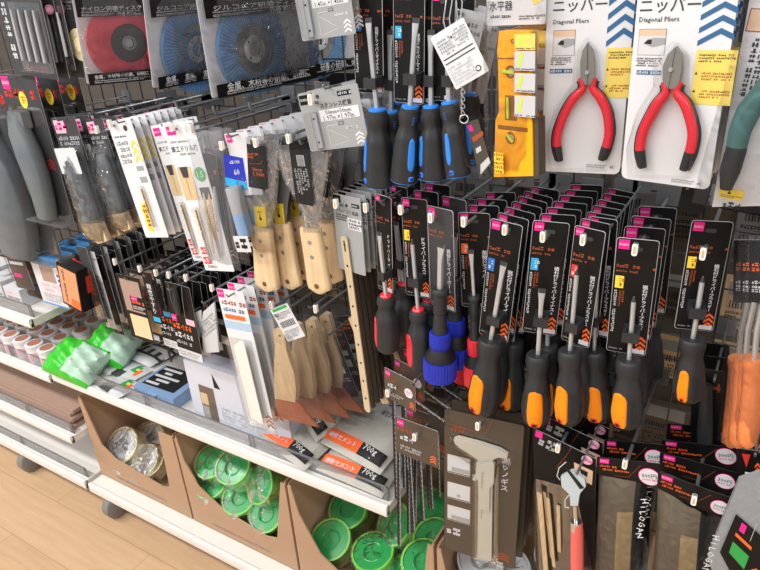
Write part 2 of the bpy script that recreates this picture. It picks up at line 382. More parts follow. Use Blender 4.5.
# ---------------------------------------------------------------- gondola
YW = 1.06
g = empty('display_gondola', Matrix.Translation((-.5, YW, 0)))
def grid(x0, x1, z0, z1, step=.05, ox=0):
    b = MB(); x = x0
    while x <= x1 + 1e-4: b.tube([(x, 0, z0), (x, 0, z1)], .0017, 'wired', 6); x += step
    z = z0
    while z <= z1 + 1e-4: b.tube([(x0, .003, z), (x1, .003, z)], .0017, 'wired', 6); z += step
    return b
grid(-1.15 + .02, 1.0, .47, 1.75).build('wire_grid', g); grid(-2.4, -1.19, .47, 1.75).build('wire_grid', g)
for x in (-1.165, 1.02, -2.42): b = MB(); b.box(x - .02, x + .02, -.015, .03, 0, 1.8, 'shelf'); b.build('upright', g)
tag(g, 'white framed display gondola with dark wire grid back panels carrying the hooks', 'shelving')
def shelf(name, x0, x1, z, label, y0=.8, y1=1.05, lip=.028, th=.012, guard=True):
    e = empty(name, Matrix.Translation(((x0 + x1) / 2, y1, z))); hw = (x1 - x0) / 2; d = y1 - y0
    b = MB(); b.box(-hw, hw, -d + .004, 0, -th, 0, 'shelf'); b.build('shelf_board', e)
    b = MB(); b.X = Matrix.Rotation(-PI / 2, 4, 'Z') @ Matrix.Identity(4)
    # rounded front lip, profile in (y,z) extruded along x
    prof = rrect(-d - .004, -lip + .004, -d + .008, .004, .004); b.X = Matrix.Identity(4)
    n = len(prof); b.add([(-hw, p[0], p[1]) for p in prof] + [(hw, p[0], p[1]) for p in prof],
                         [tuple(range(n)), tuple(range(2 * n - 1, n - 1, -1))] + [(i, (i + 1) % n, n + (i + 1) % n, n + i) for i in range(n)], 'lipm')
    b.box(-hw, -hw + .012, -d, 0, -lip + .006, -th, 'shelf'); b.box(hw - .012, hw, -d, 0, -lip + .006, -th, 'shelf')
    b.build('front_lip', e)
    if guard:
        b = MB(); b.box(-hw + .01, hw - .01, -d + .016, -d + .019, .001, .034, 'clear'); b.build('clear_guard', e)
        b = MB(); b.tube([(-hw + .01, -d + .0175, .036), (hw - .01, -d + .0175, .036)], .0022, 'wire', 6)
        for k in range(4):
            x = -hw + .02 + (2 * hw - .04) * k / 3; b.tube([(x, -d + .0175, .001), (x, -d + .0175, .036)], .002, 'wire', 6); b.tube([(x + .012, -d + .0175, .001), (x + .012, -d + .0175, .036)], .002, 'wire', 6)
        b.build('guard_rail', e)
    return tag(e, label, 'shelf')
shelf('steel_shelf', -1.645, -.535, .55, 'white steel shelf holding the grey cement bags and blue case')
shelf('steel_shelf', -2.3, -1.665, .535, 'white steel shelf at left holding the round white jars')
shelf('steel_shelf', -2.3, -1.67, .715, 'uppermost white steel shelf at left edge, under white packs')
shelf('steel_shelf', -2.4, -1.66, .315, 'white steel shelf at left carrying the stacked brown boards')
b0 = .14
M['caster'] = mat('caster_grey', '7d7b78', .4)
def base(x0, x1, label, guard):
    e = shelf('base_shelf', x0, x1, b0, label, lip=.034, y1=1.2, guard=guard)
    for x in (-(x1 - x0) / 2 + (.045 if not guard else .09), (x1 - x0) / 2 - (.09 if not guard else .4)):
        for y in (-.36, -.04):
            k = MB(); k.lathe([(.0, -.018), (.036, -.018), (.044, -.013), (.044, .013), (.036, .018), (0, .018)], 'caster', 20, (x, y, -.095), 'x')
            k.lathe([(.0, -.019), (.014, -.019), (.014, .019), (0, .019)], 'steeld', 16, (x, y, -.095), 'x')
            k.box(x - .022, x - .019, y - .018, y + .018, -.1, -.035, 'steeld'); k.box(x + .019, x + .022, y - .018, y + .018, -.1, -.035, 'steeld'); k.box(x - .022, x + .022, y - .018, y + .018, -.04, -.034, 'steeld')
            k.build('caster', e)
    return e
base(-1.645, .7, 'long white base shelf standing on casters under the cardboard cartons', False)
base(-2.75, -1.665, 'empty white base shelf at the lower left corner', True)
# dark items of the far side, seen through the grid
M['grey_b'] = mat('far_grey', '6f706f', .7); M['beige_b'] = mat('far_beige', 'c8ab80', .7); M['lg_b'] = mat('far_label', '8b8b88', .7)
BK = [('barcoded grey', 'grey'), ('beige and white', 'beige'), ('black', 'black'), ('brown', 'olive')]
backs = []
def backpack(x, z, w, h, c, y=1.16):
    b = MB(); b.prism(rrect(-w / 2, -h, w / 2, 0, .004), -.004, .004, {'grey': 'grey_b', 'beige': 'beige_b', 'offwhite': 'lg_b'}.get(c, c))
    if c != 'black':
        b.rect(-w * .4, -h * .35, w * .4, -h * .1, 'lg_b', -.0045)
    for k in range(9):
        b.rect(-w * .35 + k * w * .05, -h * .6, -w * .33 + k * w * .05 + (k % 3) * .0007, -h * .45, 'blackm' if c != 'black' else 'grey_b', -.0046)
    b.scrib(-w * .4, -h * .95, w * .35, -h * .65, 'blackm' if c != 'black' else 'grey', 4, -.0046, seed=int(x * 900) % 97)
    e = b.build('hanging_pack'); e.location = (x, y, z); return e
rg = random.Random(4)
for r_, (z, h, cols) in enumerate([(1.33, .13, 'grey grey black'), (1.175, .12, 'grey grey olive'), (1.0, .10, 'olive beige beige'), (.87, .09, 'beige beige offwhite'), (.72, .12, 'black olive olive'), (.56, .11, 'olive black olive')]):
    cols = cols.split()
    for k in range(13):
        x = -.93 + k * .105 + rg.uniform(-.006, .006); c = cols[(k * 2 + r_) % 3]
        e = backpack(x, z, .09, h, c, 1.15 + .012 * (k % 2) + rg.uniform(0, .02))
        tag(e, '%s pack on the far side of the grid, %s row' % ({'grey': 'grey barcoded', 'black': 'black', 'olive': 'brown', 'beige': 'beige', 'offwhite': 'whitish'}[c], ('first', 'second', 'third', 'fourth', 'fifth', 'sixth')[r_]), 'package', 'packs on the far side of the grid, %s row, %s' % (ORD[r_] or 'top', c))
b = MB(); b.box(-3.6, 1.4, 1.5, 1.53, 0, 1.7, mat('far_gap_shade', '57504a', .7)); tag(b.build('far_dark_sheet'), 'dark brown sheet added for the dimness behind the far side packs', 'panel')  # dark sheet added to stand for the shade beyond the grid
# ---------------------------------------------------------------- screwdrivers
def axis_m(x0, z0, x1, z1, y=0):
    """local frame whose -z axis runs from (x0,z0) to (x1,z1)"""
    dx, dz = x1 - x0, z1 - z0; L = math.hypot(dx, dz); Z = Vector((-dx / L, 0, -dz / L)); Y = Vector((0, 1, 0)); X = Y.cross(Z)
    mm = Matrix.Identity(4)
    for i in range(3): mm[i][0] = X[i]; mm[i][1] = Y[i]; mm[i][2] = Z[i]
    mm[0][3] = x0; mm[1][3] = y; mm[2][3] = z0
    return mm, L
class Grip:
    def __init__(s, prof, L, hw, lob=.0, nl=6, sq=1): s.p = prof; s.L = L; s.hw = hw; s.lob = lob; s.nl = nl; s.sq = sq
    def r(s, t):
        p = s.p
        for (a, ra), (b, rb) in zip(p, p[1:]):
            if t <= b:
                u = (t - a) / max(b - a, 1e-6); u = u * u * (3 - 2 * u); return (ra + (rb - ra) * u) * s.hw
        return p[-1][1] * s.hw
    def pt(s, t, th, lift=0):
        w = min(1, max(0, (t - .12) * 6)) * min(1, max(0, (.97 - t) * 12))
        r = s.r(t) * (1 + s.lob * w * math.cos(s.nl * th)) + lift
        return (r * math.sin(th), -r * math.cos(th) * s.sq, -t * s.L)
    def body(s, mb, m, n=30, k=34):
        ts = [0] + [i / k for i in range(1, k)] + [.985, .995, 1]
        vs = [s.pt(t, 2 * PI * j / n) for t in ts for j in range(n)]
        fs = [(i * n + j, i * n + (j + 1) % n, (i + 1) * n + (j + 1) % n, (i + 1) * n + j) for i in range(len(ts) - 1) for j in range(n)]
        fs += [tuple(range(n)), tuple(range((len(ts) - 1) * n, len(ts) * n))]
        mb.add(vs, fs, m)
    def patch(s, mb, m, th0, dth, t0, t1, lift=.0006, n=10, k=16, rnd=.12, base=-.0004):
        vs = []
        for i in range(k + 1):
            q = i / k; e = min(q, 1 - q) / rnd; w = math.sqrt(max(0, 1 - (1 - min(e, 1)) ** 2)) if e < 1 else 1; w = max(w, .05)
            for j in range(n + 1):
                u = (j / n * 2 - 1); vs.append(s.pt(t0 + (t1 - t0) * q, th0 + dth * w * u, lift if abs(u) < .99 and 0 < i < k else base))
        mb.add(vs, [(i * (n + 1) + j, i * (n + 1) + j + 1, (i + 1) * (n + 1) + j + 1, (i + 1) * (n + 1) + j) for i in range(k) for j in range(n)], m)
PROF_O = [(0, .66), (.03, .78), (.1, .80), (.26, .68), (.5, .88), (.75, 1), (.92, .92), (1, .62)]
PROF_B = [(0, .55), (.02, .72), (.12, .78), (.24, .66), (.42, .86), (.7, .96), (.93, 1), (.97, .98), (1, .7)]
PROF_R = [(0, .5), (.03, .72), (.1, .78), (.2, .66), (.42, .96), (.75, 1), (.94, .92), (1, .6)]
def sd_card(e, fr, w, h, tagc, vt, tagtext='', vx=None, orange2='rust', clearcol=None, clean=False, face='black', tagz=None, chevc='orange', header=.27):
    b = MB(); b.prism(rrect(0, -h, w, 0, .004), 0, .0008, 'lgrey', 'lgrey'); b.prism(rrect(.0006, -h + .0006, w - .0006, -.0006, .0036), -.0003, 0, face)
    b.logo(w * .06, -h * .012, w * .26, y=-.0006)
    b.scrib(w * .06, -h * (header - .06), w * .95, -h * (header - .02), orange2, 1, seed=3); b.scrib(w * .06, -h * (header - .01), w * .55, -h * (header + .015), orange2, 1, seed=5)
    if tagc:
        b.rect(w * .06, -h * (header + .15), w * .27, -h * (header + .045), tagc, -.0006); b.scrib(w * .09, -h * (header + .14), w * .25, -h * (header + .06), 'white' if tagc not in ('yellow',) else 'rust', 2, -.0008, seed=8)
        b.scrib(w * .05, -h * .8, w * .15, -h * (header + .17), 'lgrey', 1, vert=True, seed=9); b.scrib(w * .17, -h * .58, w * .32, -h * (header + .17), 'rust', 2, vert=True, seed=10)
    if vt: b.vtext(vt, w * (vx or .80), -h * .37, w * .18, 'white', zbot=-h * .81)
    b.chev(w * .84, -h * .965, w * .24, h * .14, chevc); b.rect(w * .62, -h * .985, w * .96, -h * .945, 'offwhite', -.0007, .0008)
    b.scrib(w * .06, -h * .975, w * .4, -h * .955, 'grey', 1, seed=4)
    # punched slot and its dark rim
    b.prism(rrect(w * .36, -h * .10, w * .64, -h * .065, .003), -.0006, -.0004, 'darkgrey')
    b.build('card', e)
def driver(tl, tr, bl, tip, clip, htop, hbot, hw, style, label, tagc='sky', vt='磁石付ドライバーマイナス6', th=0, y=.82, n=0, y2=None, tipk='flat', pitch=.03, chevc='orange', off=.018, dth=.62, group=None, swr=.0032, jit=.03, hasclip=True, face='black', pr=None):
    hbot = (hbot[0], hbot[1] - {'orange': 6, 'blue': 5, 'red': 4, 'ratchet': 8}[style])
    fr = Fr(tl, tr, bl, y, y2); w, h = fr.w, fr.h
    e = empty('screwdriver' if style != 'ratchet' else 'ratchet_screwdriver', fr.m)
    sd_card(e, fr, w, h, tagc, vt, chevc=chevc, face=face)
    a = fr.l(*htop, off); z = fr.l(*hbot, off); tp = fr.l(*tip, off)
    hwm = abs(fr.l(htop[0] + hw, htop[1], off)[0] - fr.l(htop[0], htop[1], off)[0])
    mm, L = axis_m(a[0], a[1], z[0], z[1], -off)
    # shaft along its own line from tip to handle top
    sm_, SL = axis_m(tp[0], tp[1], a[0], a[1], -off)
    b = MB(); b.X = sm_
    if tipk == 'flat':
        bw = swr * 1.55
        vs = []
        for zz, ww, tt in ((0, bw, .0005), (-.008, bw, .0011), (-.016, bw * .8, .0022), (-.028, swr, swr), (-SL, swr, swr)):
            for k in range(10):
                q = 2 * PI * k / 10; c_, s_ = math.cos(q), math.sin(q)
                vs.append((ww * max(-1, min(1, c_ * 1.15)), tt * max(-1, min(1, s_ * 1.15)), zz))
        b.add(vs, [(i * 10 + k, i * 10 + (k + 1) % 10, (i + 1) * 10 + (k + 1) % 10, (i + 1) * 10 + k) for i in range(4) for k in range(10)] + [tuple(range(10))], 'steel')
        b.prism(rrect(-bw * .9, -.006, bw * .9, .0003, .0005), -.0013, .0013, 'darkgrey')
    else:
        b.lathe([(0, .001), (swr * .35, 0), (swr * .8, -.006), (swr, -.009), (swr, -SL)], 'steel', 12)
        b.lathe([(swr * .36, .0005), (swr * .86, -.0062), (swr * .86, -.012), (0, -.0121)], 'darkgrey', 12)
    b.build('shaft', e)
    if hasclip:
        c = fr.l(*clip, off); s = w * .21
        b = MB(); b.X = Matrix.Translation((c[0], 0, c[1]))
        b.box(-s, -s * .5, -off - s * .55, -.0005, -.006, .006, 'rubber'); b.box(s * .5, s, -off - s * .55, -.0005, -.006, .006, 'rubber')
        b.box(-s, s, -off - s * .75, -off - s * .5, -.0085, .006, 'rubber'); b.box(-s, s, -.0045, -.0005, -.0085, .007, 'rubber')
        b.build('plastic_clip', e)
    if style in ('orange', 'blue', 'red'):
        hwm *= {'orange': 1.1, 'blue': 1.1, 'red': 1.0}[style]; g_ = Grip({'orange': PROF_O, 'blue': PROF_B, 'red': PROF_R}[style], L, hwm, .035, 6)
        b = MB(); b.X = mm; g_.body(b, 'rubber'); b_ = b
        if style == 'orange':
            # fine grip ribs either side of the inlay
            for sgn in (-1, 1):
                for q in range(4):
                    g_.patch(b, 'rubber', th + sgn * (dth + .22 + q * .14), .03, .5, .9, .0009, 2, 10)
        if style == 'blue':
            b.lathe([(g_.hw * .5, .003), (g_.hw * .6, .0015), (g_.hw * .6, -.002)], 'bluegrip', 20); g_.patch(b, 'bluegrip', 0, PI, .965, 1.0, .0008, 28, 4, .01)
            for q in range(5): g_.patch(b, 'bluegrip', th, .25, .1 + q * .022, .11 + q * .022, .0006, 4, 2, .01)
        if style == 'red': b.lathe([(0, .004), (g_.hw * .42, .004), (g_.hw * .5, .002), (g_.hw * .5, -.001)], 'redgrip', 20)
        hd = b.build('handle', e)
        b = MB(); b.X = mm
        if style == 'orange':
            g_.patch(b, 'inlay', th, dth, .43, .97, .0012, rnd=.18)
            o = b.build('inlay', hd)
            b = MB(); b.X = mm; g_.patch(b, 'red', th, dth * .42, .87, .94, .002, 8, 10, .5, .0015); g_.patch(b, 'black', th, dth * .22, .885, .925, .0026, 6, 8, .5, .0022); b.build('hanging_hole', hd)
        elif style == 'blue':
            g_.patch(b, 'bluegrip', th, dth * .55, .36, .8, .0012, rnd=.3); b.build('inlay', hd)
            b = MB(); b.X = mm; g_.patch(b, 'bluegrip', th + .1, .22, .86, .94, .0012, 6, 6, .1); g_.patch(b, 'navyb', th + .1, .14, .875, .925, .0018, 6, 6, .1); b.build('hanging_hole', hd)
        else: g_.patch(b, 'redgrip', th, dth, .36, .93, .0012, rnd=.3); b.build('inlay', hd)
    else:
        col = style_col[0]
        R = hwm; b = MB(); b.X = mm
        b.lathe([(0, .003), (R * .42, .003), (R * .5, 0), (R * .5, -.004), (R * .36, -.006), (R * .40, -L * .24), (R * .34, -L * .25), (R * .44, -L * .46), (R * .5, -L * .5)], 'rubber', 24)
        b.lathe([(R * .5, -L * .62), (R * .86, -L * .72), (R * .92, -L * .76), (R * .7, -L * .78)], 'blackm', 24)
        hd = b.build('handle', e)
        def ribbed(z0, z1, r0, nm, nn=30):
            b = MB(); b.X = mm; vs = []; prof = [(z0 + .001, r0 * .9), (z0, r0), ((z0 + z1) / 2, r0 * 1.02), (z1, r0), (z1 - .002, r0 * .9)]
            N = nn * 2
            for zz, rr in prof:
                for k in range(N):
                    q = 2 * PI * k / N; r_ = rr * (1 if k % 2 else .955); vs.append((r_ * math.cos(q), r_ * math.sin(q), zz))
            b.add(vs, [(i * N + k, i * N + (k + 1) % N, (i + 1) * N + (k + 1) % N, (i + 1) * N + k) for i in range(4) for k in range(N)] + [tuple(range(N)), tuple(range(4 * N, 5 * N))], col)
            b.build(nm, hd)
        ribbed(-L * .47, -L * .63, R * .62, 'collar'); ribbed(-L * .77, -L * .99, R * .99, 'grip_cap', 34)
    tag(e, label, 'screwdriver', group or 'carded screwdrivers on the hooks' if n else group)
    if n: row(e, n, pitch, jit)
    return e
style_col = ['navyb']
# hooks of the screwdriver row
for (x, y), nm in zip([(366, 208), (401, 210), (431, 218), (464, 222), (505, 230), (543, 237), (583, 240), (635, 250), (703, 254)],
                      ['farthest left red driver', 'red driver with yellow square', 'blue collared ratchet driver', 'red collared ratchet driver', 'purple squared orange driver', 'sky blue squared orange driver', 'red squared orange driver', 'rightmost large yellow squared driver', 'lone driver at the right']):
    hook(x, y, .8, label='steel display hook with white cap carrying the ' + nm)
T6 = '磁石付ドライバーマイナス6'; TP = '磁石付ドライバープラス#1'; T2 = '磁石付ドライバープラス#2'
driver((491, 218), (523, 226), (479, 333), (504, 262), (495, 319), (491, 339), (483, 417), 14.5, 'orange', 'black carded screwdriver with orange inlay grip and purple blue square', 'blue', '磁石付ドライバーマイナス', -.35, n=6, off=.02, pitch=.028)
driver((505, 216), (534, 219), (497, 330), (516, 262), (512, 318), (513, 341), (512, 414), 13, 'orange', 'black handled screwdriver half hidden right of the purple squared one', 'blue', '磁石付ドライバーマイナス', -.55, y=.87, n=0, off=.018)
driver((533, 220), (570, 223.5), (522, 331), (542, 289), (541, 320), (538, 354), (536, 429), 14.5, 'orange', 'black carded screwdriver with centred orange inlay and sky blue square', 'sky', T6, -.05, n=6, off=.02, pitch=.03)
driver((575, 225), (606, 232), (561, 339), (577, 270), (573, 326), (570, 350), (569, 428), 13.5, 'orange', 'black carded screwdriver with orange inlay at left and red square', 'red', T2, -.3, n=6, tipk='cross', off=.02, pitch=.03)
driver((590, 216), (618, 220), (583, 332), (598, 262), (594, 320), (594, 350), (598, 425), 14, 'orange', 'black handled screwdriver standing between the red and yellow squared ones', 'red', TP, .1, y=.86, n=0, tipk='cross')
driver((617, 237), (660, 241), (606, 350), (634, 297), (631, 335), (629, 359), (627, 431), 16, 'orange', 'large black carded screwdriver with orange inlay and yellow square, rightmost of the close group', 'yellow', TP, -.55, n=3, tipk='cross', off=.02, pitch=.045)
driver((692, 220), (734, 222), (674, 328), (703, 277), (697, 311), (693, 338), (688, 405), 16, 'orange', 'lone black carded screwdriver hanging alone at right before the grid', 'yellow', TP, -.55, y=.84, n=0, tipk='cross', off=.02, dth=.38)
# red gripped ones
driver((375, 193), (391, 198), (378, 288), (379, 232), (383, 275), (386, 296), (388, 355), 8.8, 'red', 'slim red topped screwdriver at the left end beside the grey cards', None, 'ドライバーマイナス', -.9, y=.82, n=2, pitch=.05)
driver((388, 196), (402, 199), (392, 280), (396, 222), (399, 262), (401, 290), (404, 348), 10, 'red', 'red inlaid screwdriver tucked behind the slim red topped one', None, None, -.9, y=.87, n=0, hasclip=False)
driver((401, 197), (427, 200), (406, 294), (412, 240), (415, 281), (418, 310), (420, 373), 11, 'red', 'red topped screwdriver with yellow square on its black card', 'yellow', 'ドライバープラス#0', -.75, n=2, pitch=.04, tipk='cross')
style_col[0] = 'navyb'
driver((427, 205), (453, 211), (431, 304), (441, 244), (440, 292), (440, 290), (440, 385), 14, 'ratchet', 'ratchet screwdriver with royal blue collar and ribbed blue cap', None, '差替ドライバーボール', n=1, pitch=.05, hasclip=False, swr=.0042, face='darkgrey')
style_col[0] = 'redgrip'
driver((458, 212), (490, 213.5), (462, 306), (471, 250), (474, 300), (474, 297), (476, 392), 12.5, 'ratchet', 'ratchet screwdriver with red collar and orange square on card', 'orange', '差替ドライバーミニ', n=3, pitch=.035, hasclip=False, swr=.0025, y=.84)
driver((452, 216), (470, 217), (455, 300), (463, 250), (466, 300), (464, 292), (464, 388), 11.5, 'ratchet', 'second red collared ratchet screwdriver squeezed against the blue capped one', None, None, n=0, hasclip=False, swr=.0025, y=.9)
# blue ones at the top
BL = [((352, -16), (382, -16), (362, 92), (368, 18), (372, 82), (377, 110), (379, 192), 11.5, -.9, 'leftmost blue inlaid screwdriver with blue square, upper row', 'blue', .80),
      ((374, -14), (397, -14), (379, 88), (390, 30), (391, 84), (391, 112), (393, 189), 10, .9, 'blue inlaid screwdriver in shade just right of the leftmost one', None, .835),
      ((393, -12), (425, -12), (395, 102), (416, 18), (412, 78), (410, 107), (404, 187), 11.5, .9, 'blue inlaid screwdriver with pale blue square and slanted shaft', 'sky', .80),
      ((413, -10), (436, -10), (418, 103), (431, 30), (430, 80), (431, 107), (434, 185), 11.5, -.8, 'blue inlaid screwdriver with blue strip at its left edge, fourth along', None, .81),
      ((432, -8), (456, -8), (437, 100), (447, 40), (448, 80), (449, 103), (459, 182), 11, -.2, 'tilted blue inlaid screwdriver beside the hanging white tag', None, .80)]
for tl, tr, bl, tip, clip, ht, hb, hw, th, lab, tc, yy in BL:
    driver(tl, tr, bl, tip, clip, ht, hb, hw, 'blue', lab, tc, '差替ドライバーマイナス6', th, y=yy, n=1, pitch=.06, off=.016, dth=.5)
# ---------------------------------------------------------------- nippers
def pliers(e, fr, tip, lft, rgt, px_w, jaw, off=.009):
    b = MB(); q = [fr.l(*p, off) for p in jaw]
    b.prism(q, -off - .004, -off + .003, mat('jaw_steel', '8a8a84', .4, metal=.3)); c = fr.l(*tip[1], off)
    b.lathe([(0, -off - .006), (.0022, -off - .006), (.0026, -off - .0045), (.0026, -off - .003)], 'steel', 14, (c[0], 0, c[1]), 'y')
    q2 = [fr.l(*p, off) for p in tip[2]]; b.line(q2, .0005, 'blackm', -off - .0043)
    b.build('jaws', e)
    for path in (lft, rgt):
        pts = []
        loc = [Vector((fr.l(*p, off)[0], -off, fr.l(*p, off)[1])) for p in path]
        # smooth
        N = len(loc)
        for i in range(N - 1):
            p0, p1, p2, p3 = loc[max(i - 1, 0)], loc[i], loc[i + 1], loc[min(i + 2, N - 1)]
            for k in range(5):
                t = k / 5; pts.append(.5 * ((2 * p1) + (p2 - p0) * t + (2 * p0 - 5 * p1 + 4 * p2 - p3) * t * t + (3 * p1 - p0 - 3 * p2 + p3) * t ** 3))
        pts.append(loc[-1]); n = len(pts)
        s = px_w; rs = [s * (.55 + .55 * min(1, i / (n * .3))) * (1 if i < n * .85 else 1 - .35 * (i - n * .85) / (n * .15)) for i in range(n)]
        b = MB(); k = int(n * .84); b.tube(pts[:k], rs[:k], 'redgrip', 14); hd = b.build('handle', e)
        b = MB(); sgn = -1 if path is lft else 1
        p2 = [p + Vector((sgn * s * .85, .002, 0)) for p in pts[2:]]; b.tube(p2, [r * .62 for r in rs[2:]], 'rubber', 10); b.tube(pts[k - 1:], [r * 1.02 for r in rs[k - 1:]], 'rubber', 14)
        b.build('grip_sleeve', hd)
def nipper(tl, tr, bl, br, y, jaw, tip, lft, rgt, label, n, els):
    fr = Fr(tl, tr, bl, y, br=br); w, h = fr.w, fr.h
    e = empty('nipper_pack', fr.m)
    b = MB(); b.prism(rrect(0, -h, w, 0, .007), 0, .001, 'white', 'lgrey')
    l = fr.l
    (x, z) = l(*els['title']); b.text('ニッパー', x, z, w=w * .62, m='darkgrey')
    (x, z) = l(*els['sub']); b.text('Diagonal Pliers', x, z, w=w * .42, m='darkgrey')
    (x0, z0), (x1, z1) = l(*els['photo'][0]), l(*els['photo'][1])
    b.rect(x0 - .0004, z0 + .0004, x1 + .0004, z1 - .0004, 'darkgrey', -.0003); b.rect(x0, z0, x1, z1, 'offwhite', -.0005); b.rect(x0, z0, x1, z0 - (z0 - z1) * .25, 'flesh', -.0006)
    b.flat([(x0 + (x1 - x0) * a, z1 + (z0 - z1) * c) for a, c in ((.2, .45), (.55, .3), (1, .42), (1, .66), (.6, .68), (.35, .62))], -.0008, 'grey')
    b.flat([(x0 + (x1 - x0) * a, z1 + (z0 - z1) * c) for a, c in ((.2, .45), (.5, .42), (.5, .6), (.35, .6))], -.0009, 'blackm')
    (a0, c0), (a1, c1) = l(*els['small'][0]), l(*els['small'][1]); b.scrib(a0, c1, a1, c0, 'darkgrey', 4)
    (a0, c0), (a1, c1) = l(*els['bar'][0]), l(*els['bar'][1]); b.rect(a0, c1, a1, c0, 'slate'); b.scrib(a0 + .001, c1 + .0003, a1 - .001, c0 - .0003, 'white', 1, -.0007)
    (a0, c0), (a1, c1) = l(*els['chev'][0]), l(*els['chev'][1])
    for k in range(4):
        H = (c0 - c1) / 4; zz = c1 + H * k; W = a1 - a0
        b.flat([(a0, zz), (a0 + W * .62, zz + H * .95), (a1, zz + H * .45), (a1, zz + H * .9), (a0 + W * .62, zz + H * 1.4), (a0, zz + H * .42)], -.0006, 'slate')
    (a0, c0), (a1, c1) = l(*els['yel'][0]), l(*els['yel'][1]); b.rect(a0, c1, a1, c0, 'ylabel', -.0005)
    for k in range(3):
        zz = c0 - (c0 - c1) * (.06 + k * .33); b.scrib(a0 + (a1 - a0) * (.08 if k == 0 else .2), zz - .009, a1 - (a1 - a0) * .08, zz, 'rust' if k else 'darkgrey', 3, -.0007, seed=k)
        if k: b.flat([(a0 + .001, zz - .003), (a0 + .004, zz - .003), (a0 + .0025, zz)], -.0008, 'darkgrey')
    (x, z) = l(*els['n45']); b.prism(circ(x, z, .0035), -.0006, -.0005, 'offwhite'); b.text('45', x, z, w=.0045, m='darkgrey', y=-.0008); b.scrib(x - .03, z - .002, x - .006, z + .003, 'grey', 2)
    b.build('card', e)
    pliers(e, fr, tip, lft, rgt, w * .052, jaw)
    # clear blister following the tool
    bx = [l(*p) for p in els['blister']]
    b = MB(); b.prism(bx, -.019, -.001, 'blister'); b.build('blister', e)
    tag(e, label, 'pliers', 'carded red handled nippers')
    if n: row(e, n, .032, .012)
nipper((549, -42), (642, -40), (541, 171), (619.5, 174.5), .79, [(588, 42), (593, 49), (595, 60), (595, 76), (591, 84), (585, 84), (581, 77), (580.5, 62), (583, 50)], [None, (587.5, 72), [(588, 44), (588, 84)]],
       [(580, 78), (583, 88), (574, 98), (565, 113), (558, 132), (557, 146), (560, 161)], [(595.5, 78), (592.5, 88), (600.5, 98), (607, 113), (609, 132), (606, 147), (601, 160)],
       'left white card of red handled nippers, beside the spirit level', 3,
       dict(title=(580, 5), sub=(571, 22), photo=((554, 31), (574, 55)), small=((551, 57), (571, 65)), bar=((550, 69), (572, 73)), chev=((610, -8), (633, 46)), yel=((607, 48), (630, 98)), n45=(611.5, 167),
            blister=[(588, 36), (598, 50), (602, 80), (615, 110), (616, 135), (608, 168), (552, 168), (549, 135), (557, 105), (575, 80), (577, 50)]))
nipper((642, -50), (748, -48), (621, 178), (709, 190), .785, [(677, 46), (682.5, 55), (682.5, 70), (680, 83), (676, 88), (669, 88), (664, 81), (664, 66), (669, 54)], [None, (672.5, 69), [(677, 48), (670, 88)]],
       [(663, 82), (666, 92), (658, 103), (650, 117), (643, 132), (640, 150), (643, 168)], [(681, 82), (676.5, 92), (684.5, 103), (690, 118), (693, 134), (690, 152), (683, 170)],
       'right white card of red handled nippers, its bottom corner lowest', 3,
       dict(title=(670, 5), sub=(659, 20), photo=((640, 29.5), (664, 55)), small=((637, 57), (661, 67)), bar=((637, 70), (661, 75)), chev=((704, -6), (733, 46)), yel=((697, 50), (730, 106)), n45=(699, 184),
            blister=[(677, 40), (690, 55), (690, 84), (700, 110), (701, 138), (692, 176), (634, 174), (633, 145), (643, 110), (660, 84), (660, 60)]))
# ---------------------------------------------------------------- teal tool pack at the right edge
fr = Fr((762, -70), (850, -70), (712, 207), .78); l = fr.l; w, h = fr.w, fr.h
e = empty('pliers_pack', fr.m)
b = MB(); b.prism([(0, 0), (w, 0), (w, -h)] + [l(*p) for p in ((800, 200), (760, 206), (712, 207))], 0, .0012, 'offwhite', 'lgrey')
(x0, z0), (x1, z1) = l(751, 8), l(772, 33); b.rect(x0, z1, x1, z0, 'rust'); b.rect(x0 + .001, z1 + .001, x1 - .001, z0 - .001, 'flesh', -.0007)
(x0, z0), (x1, z1) = l(753, 38), l(759, 96); b.scrib(x0, z1, x1 + .004, z0, 'darkgrey', 3, vert=True)
(x0, z0), (x1, z1) = l(720.5, 187), l(742, 201); b.rect(x0, z1, x1, z0, 'yellow', -.0006); b.flat([(x0 + .008, z0 - .006), (x0 + .012, z0 - .006), (x0 + .010, z0 - .002)], -.0008, 'blackm'); b.scrib(x0 + .002, z1 + .001, x1 - .002, z0 - .007, 'darkgrey', 2, -.0008)
b.scrib(*l(722, 208), *l(742, 203), 'darkgrey', 1); b.build('card', e)
pts = [Vector((l(*p)[0], -.012, l(*p)[1])) for p in ((775, 70), (762, 92), (750, 108), (741, 128), (737, 148), (731, 168), (727, 186))]
b = MB(); b.tube(pts[:5], [.008, .011, .012, .011, .010], 'teal', 14); hd = b.build('handle', e)
b = MB(); b.tube(pts[3:], [.0095, .0104, .0105, .006], 'rubber', 14); b.build('grip_sleeve', hd)
b = MB(); bulge_bag(b, w * .98, h * .98, .03, 'wrapl', 0, 0, ysh=-.012, back=False); b.build('plastic_sleeve', e)
tag(e, 'teal handled pliers in a white pack at the top right edge', 'pliers'); row(e, 2, .035, .01)
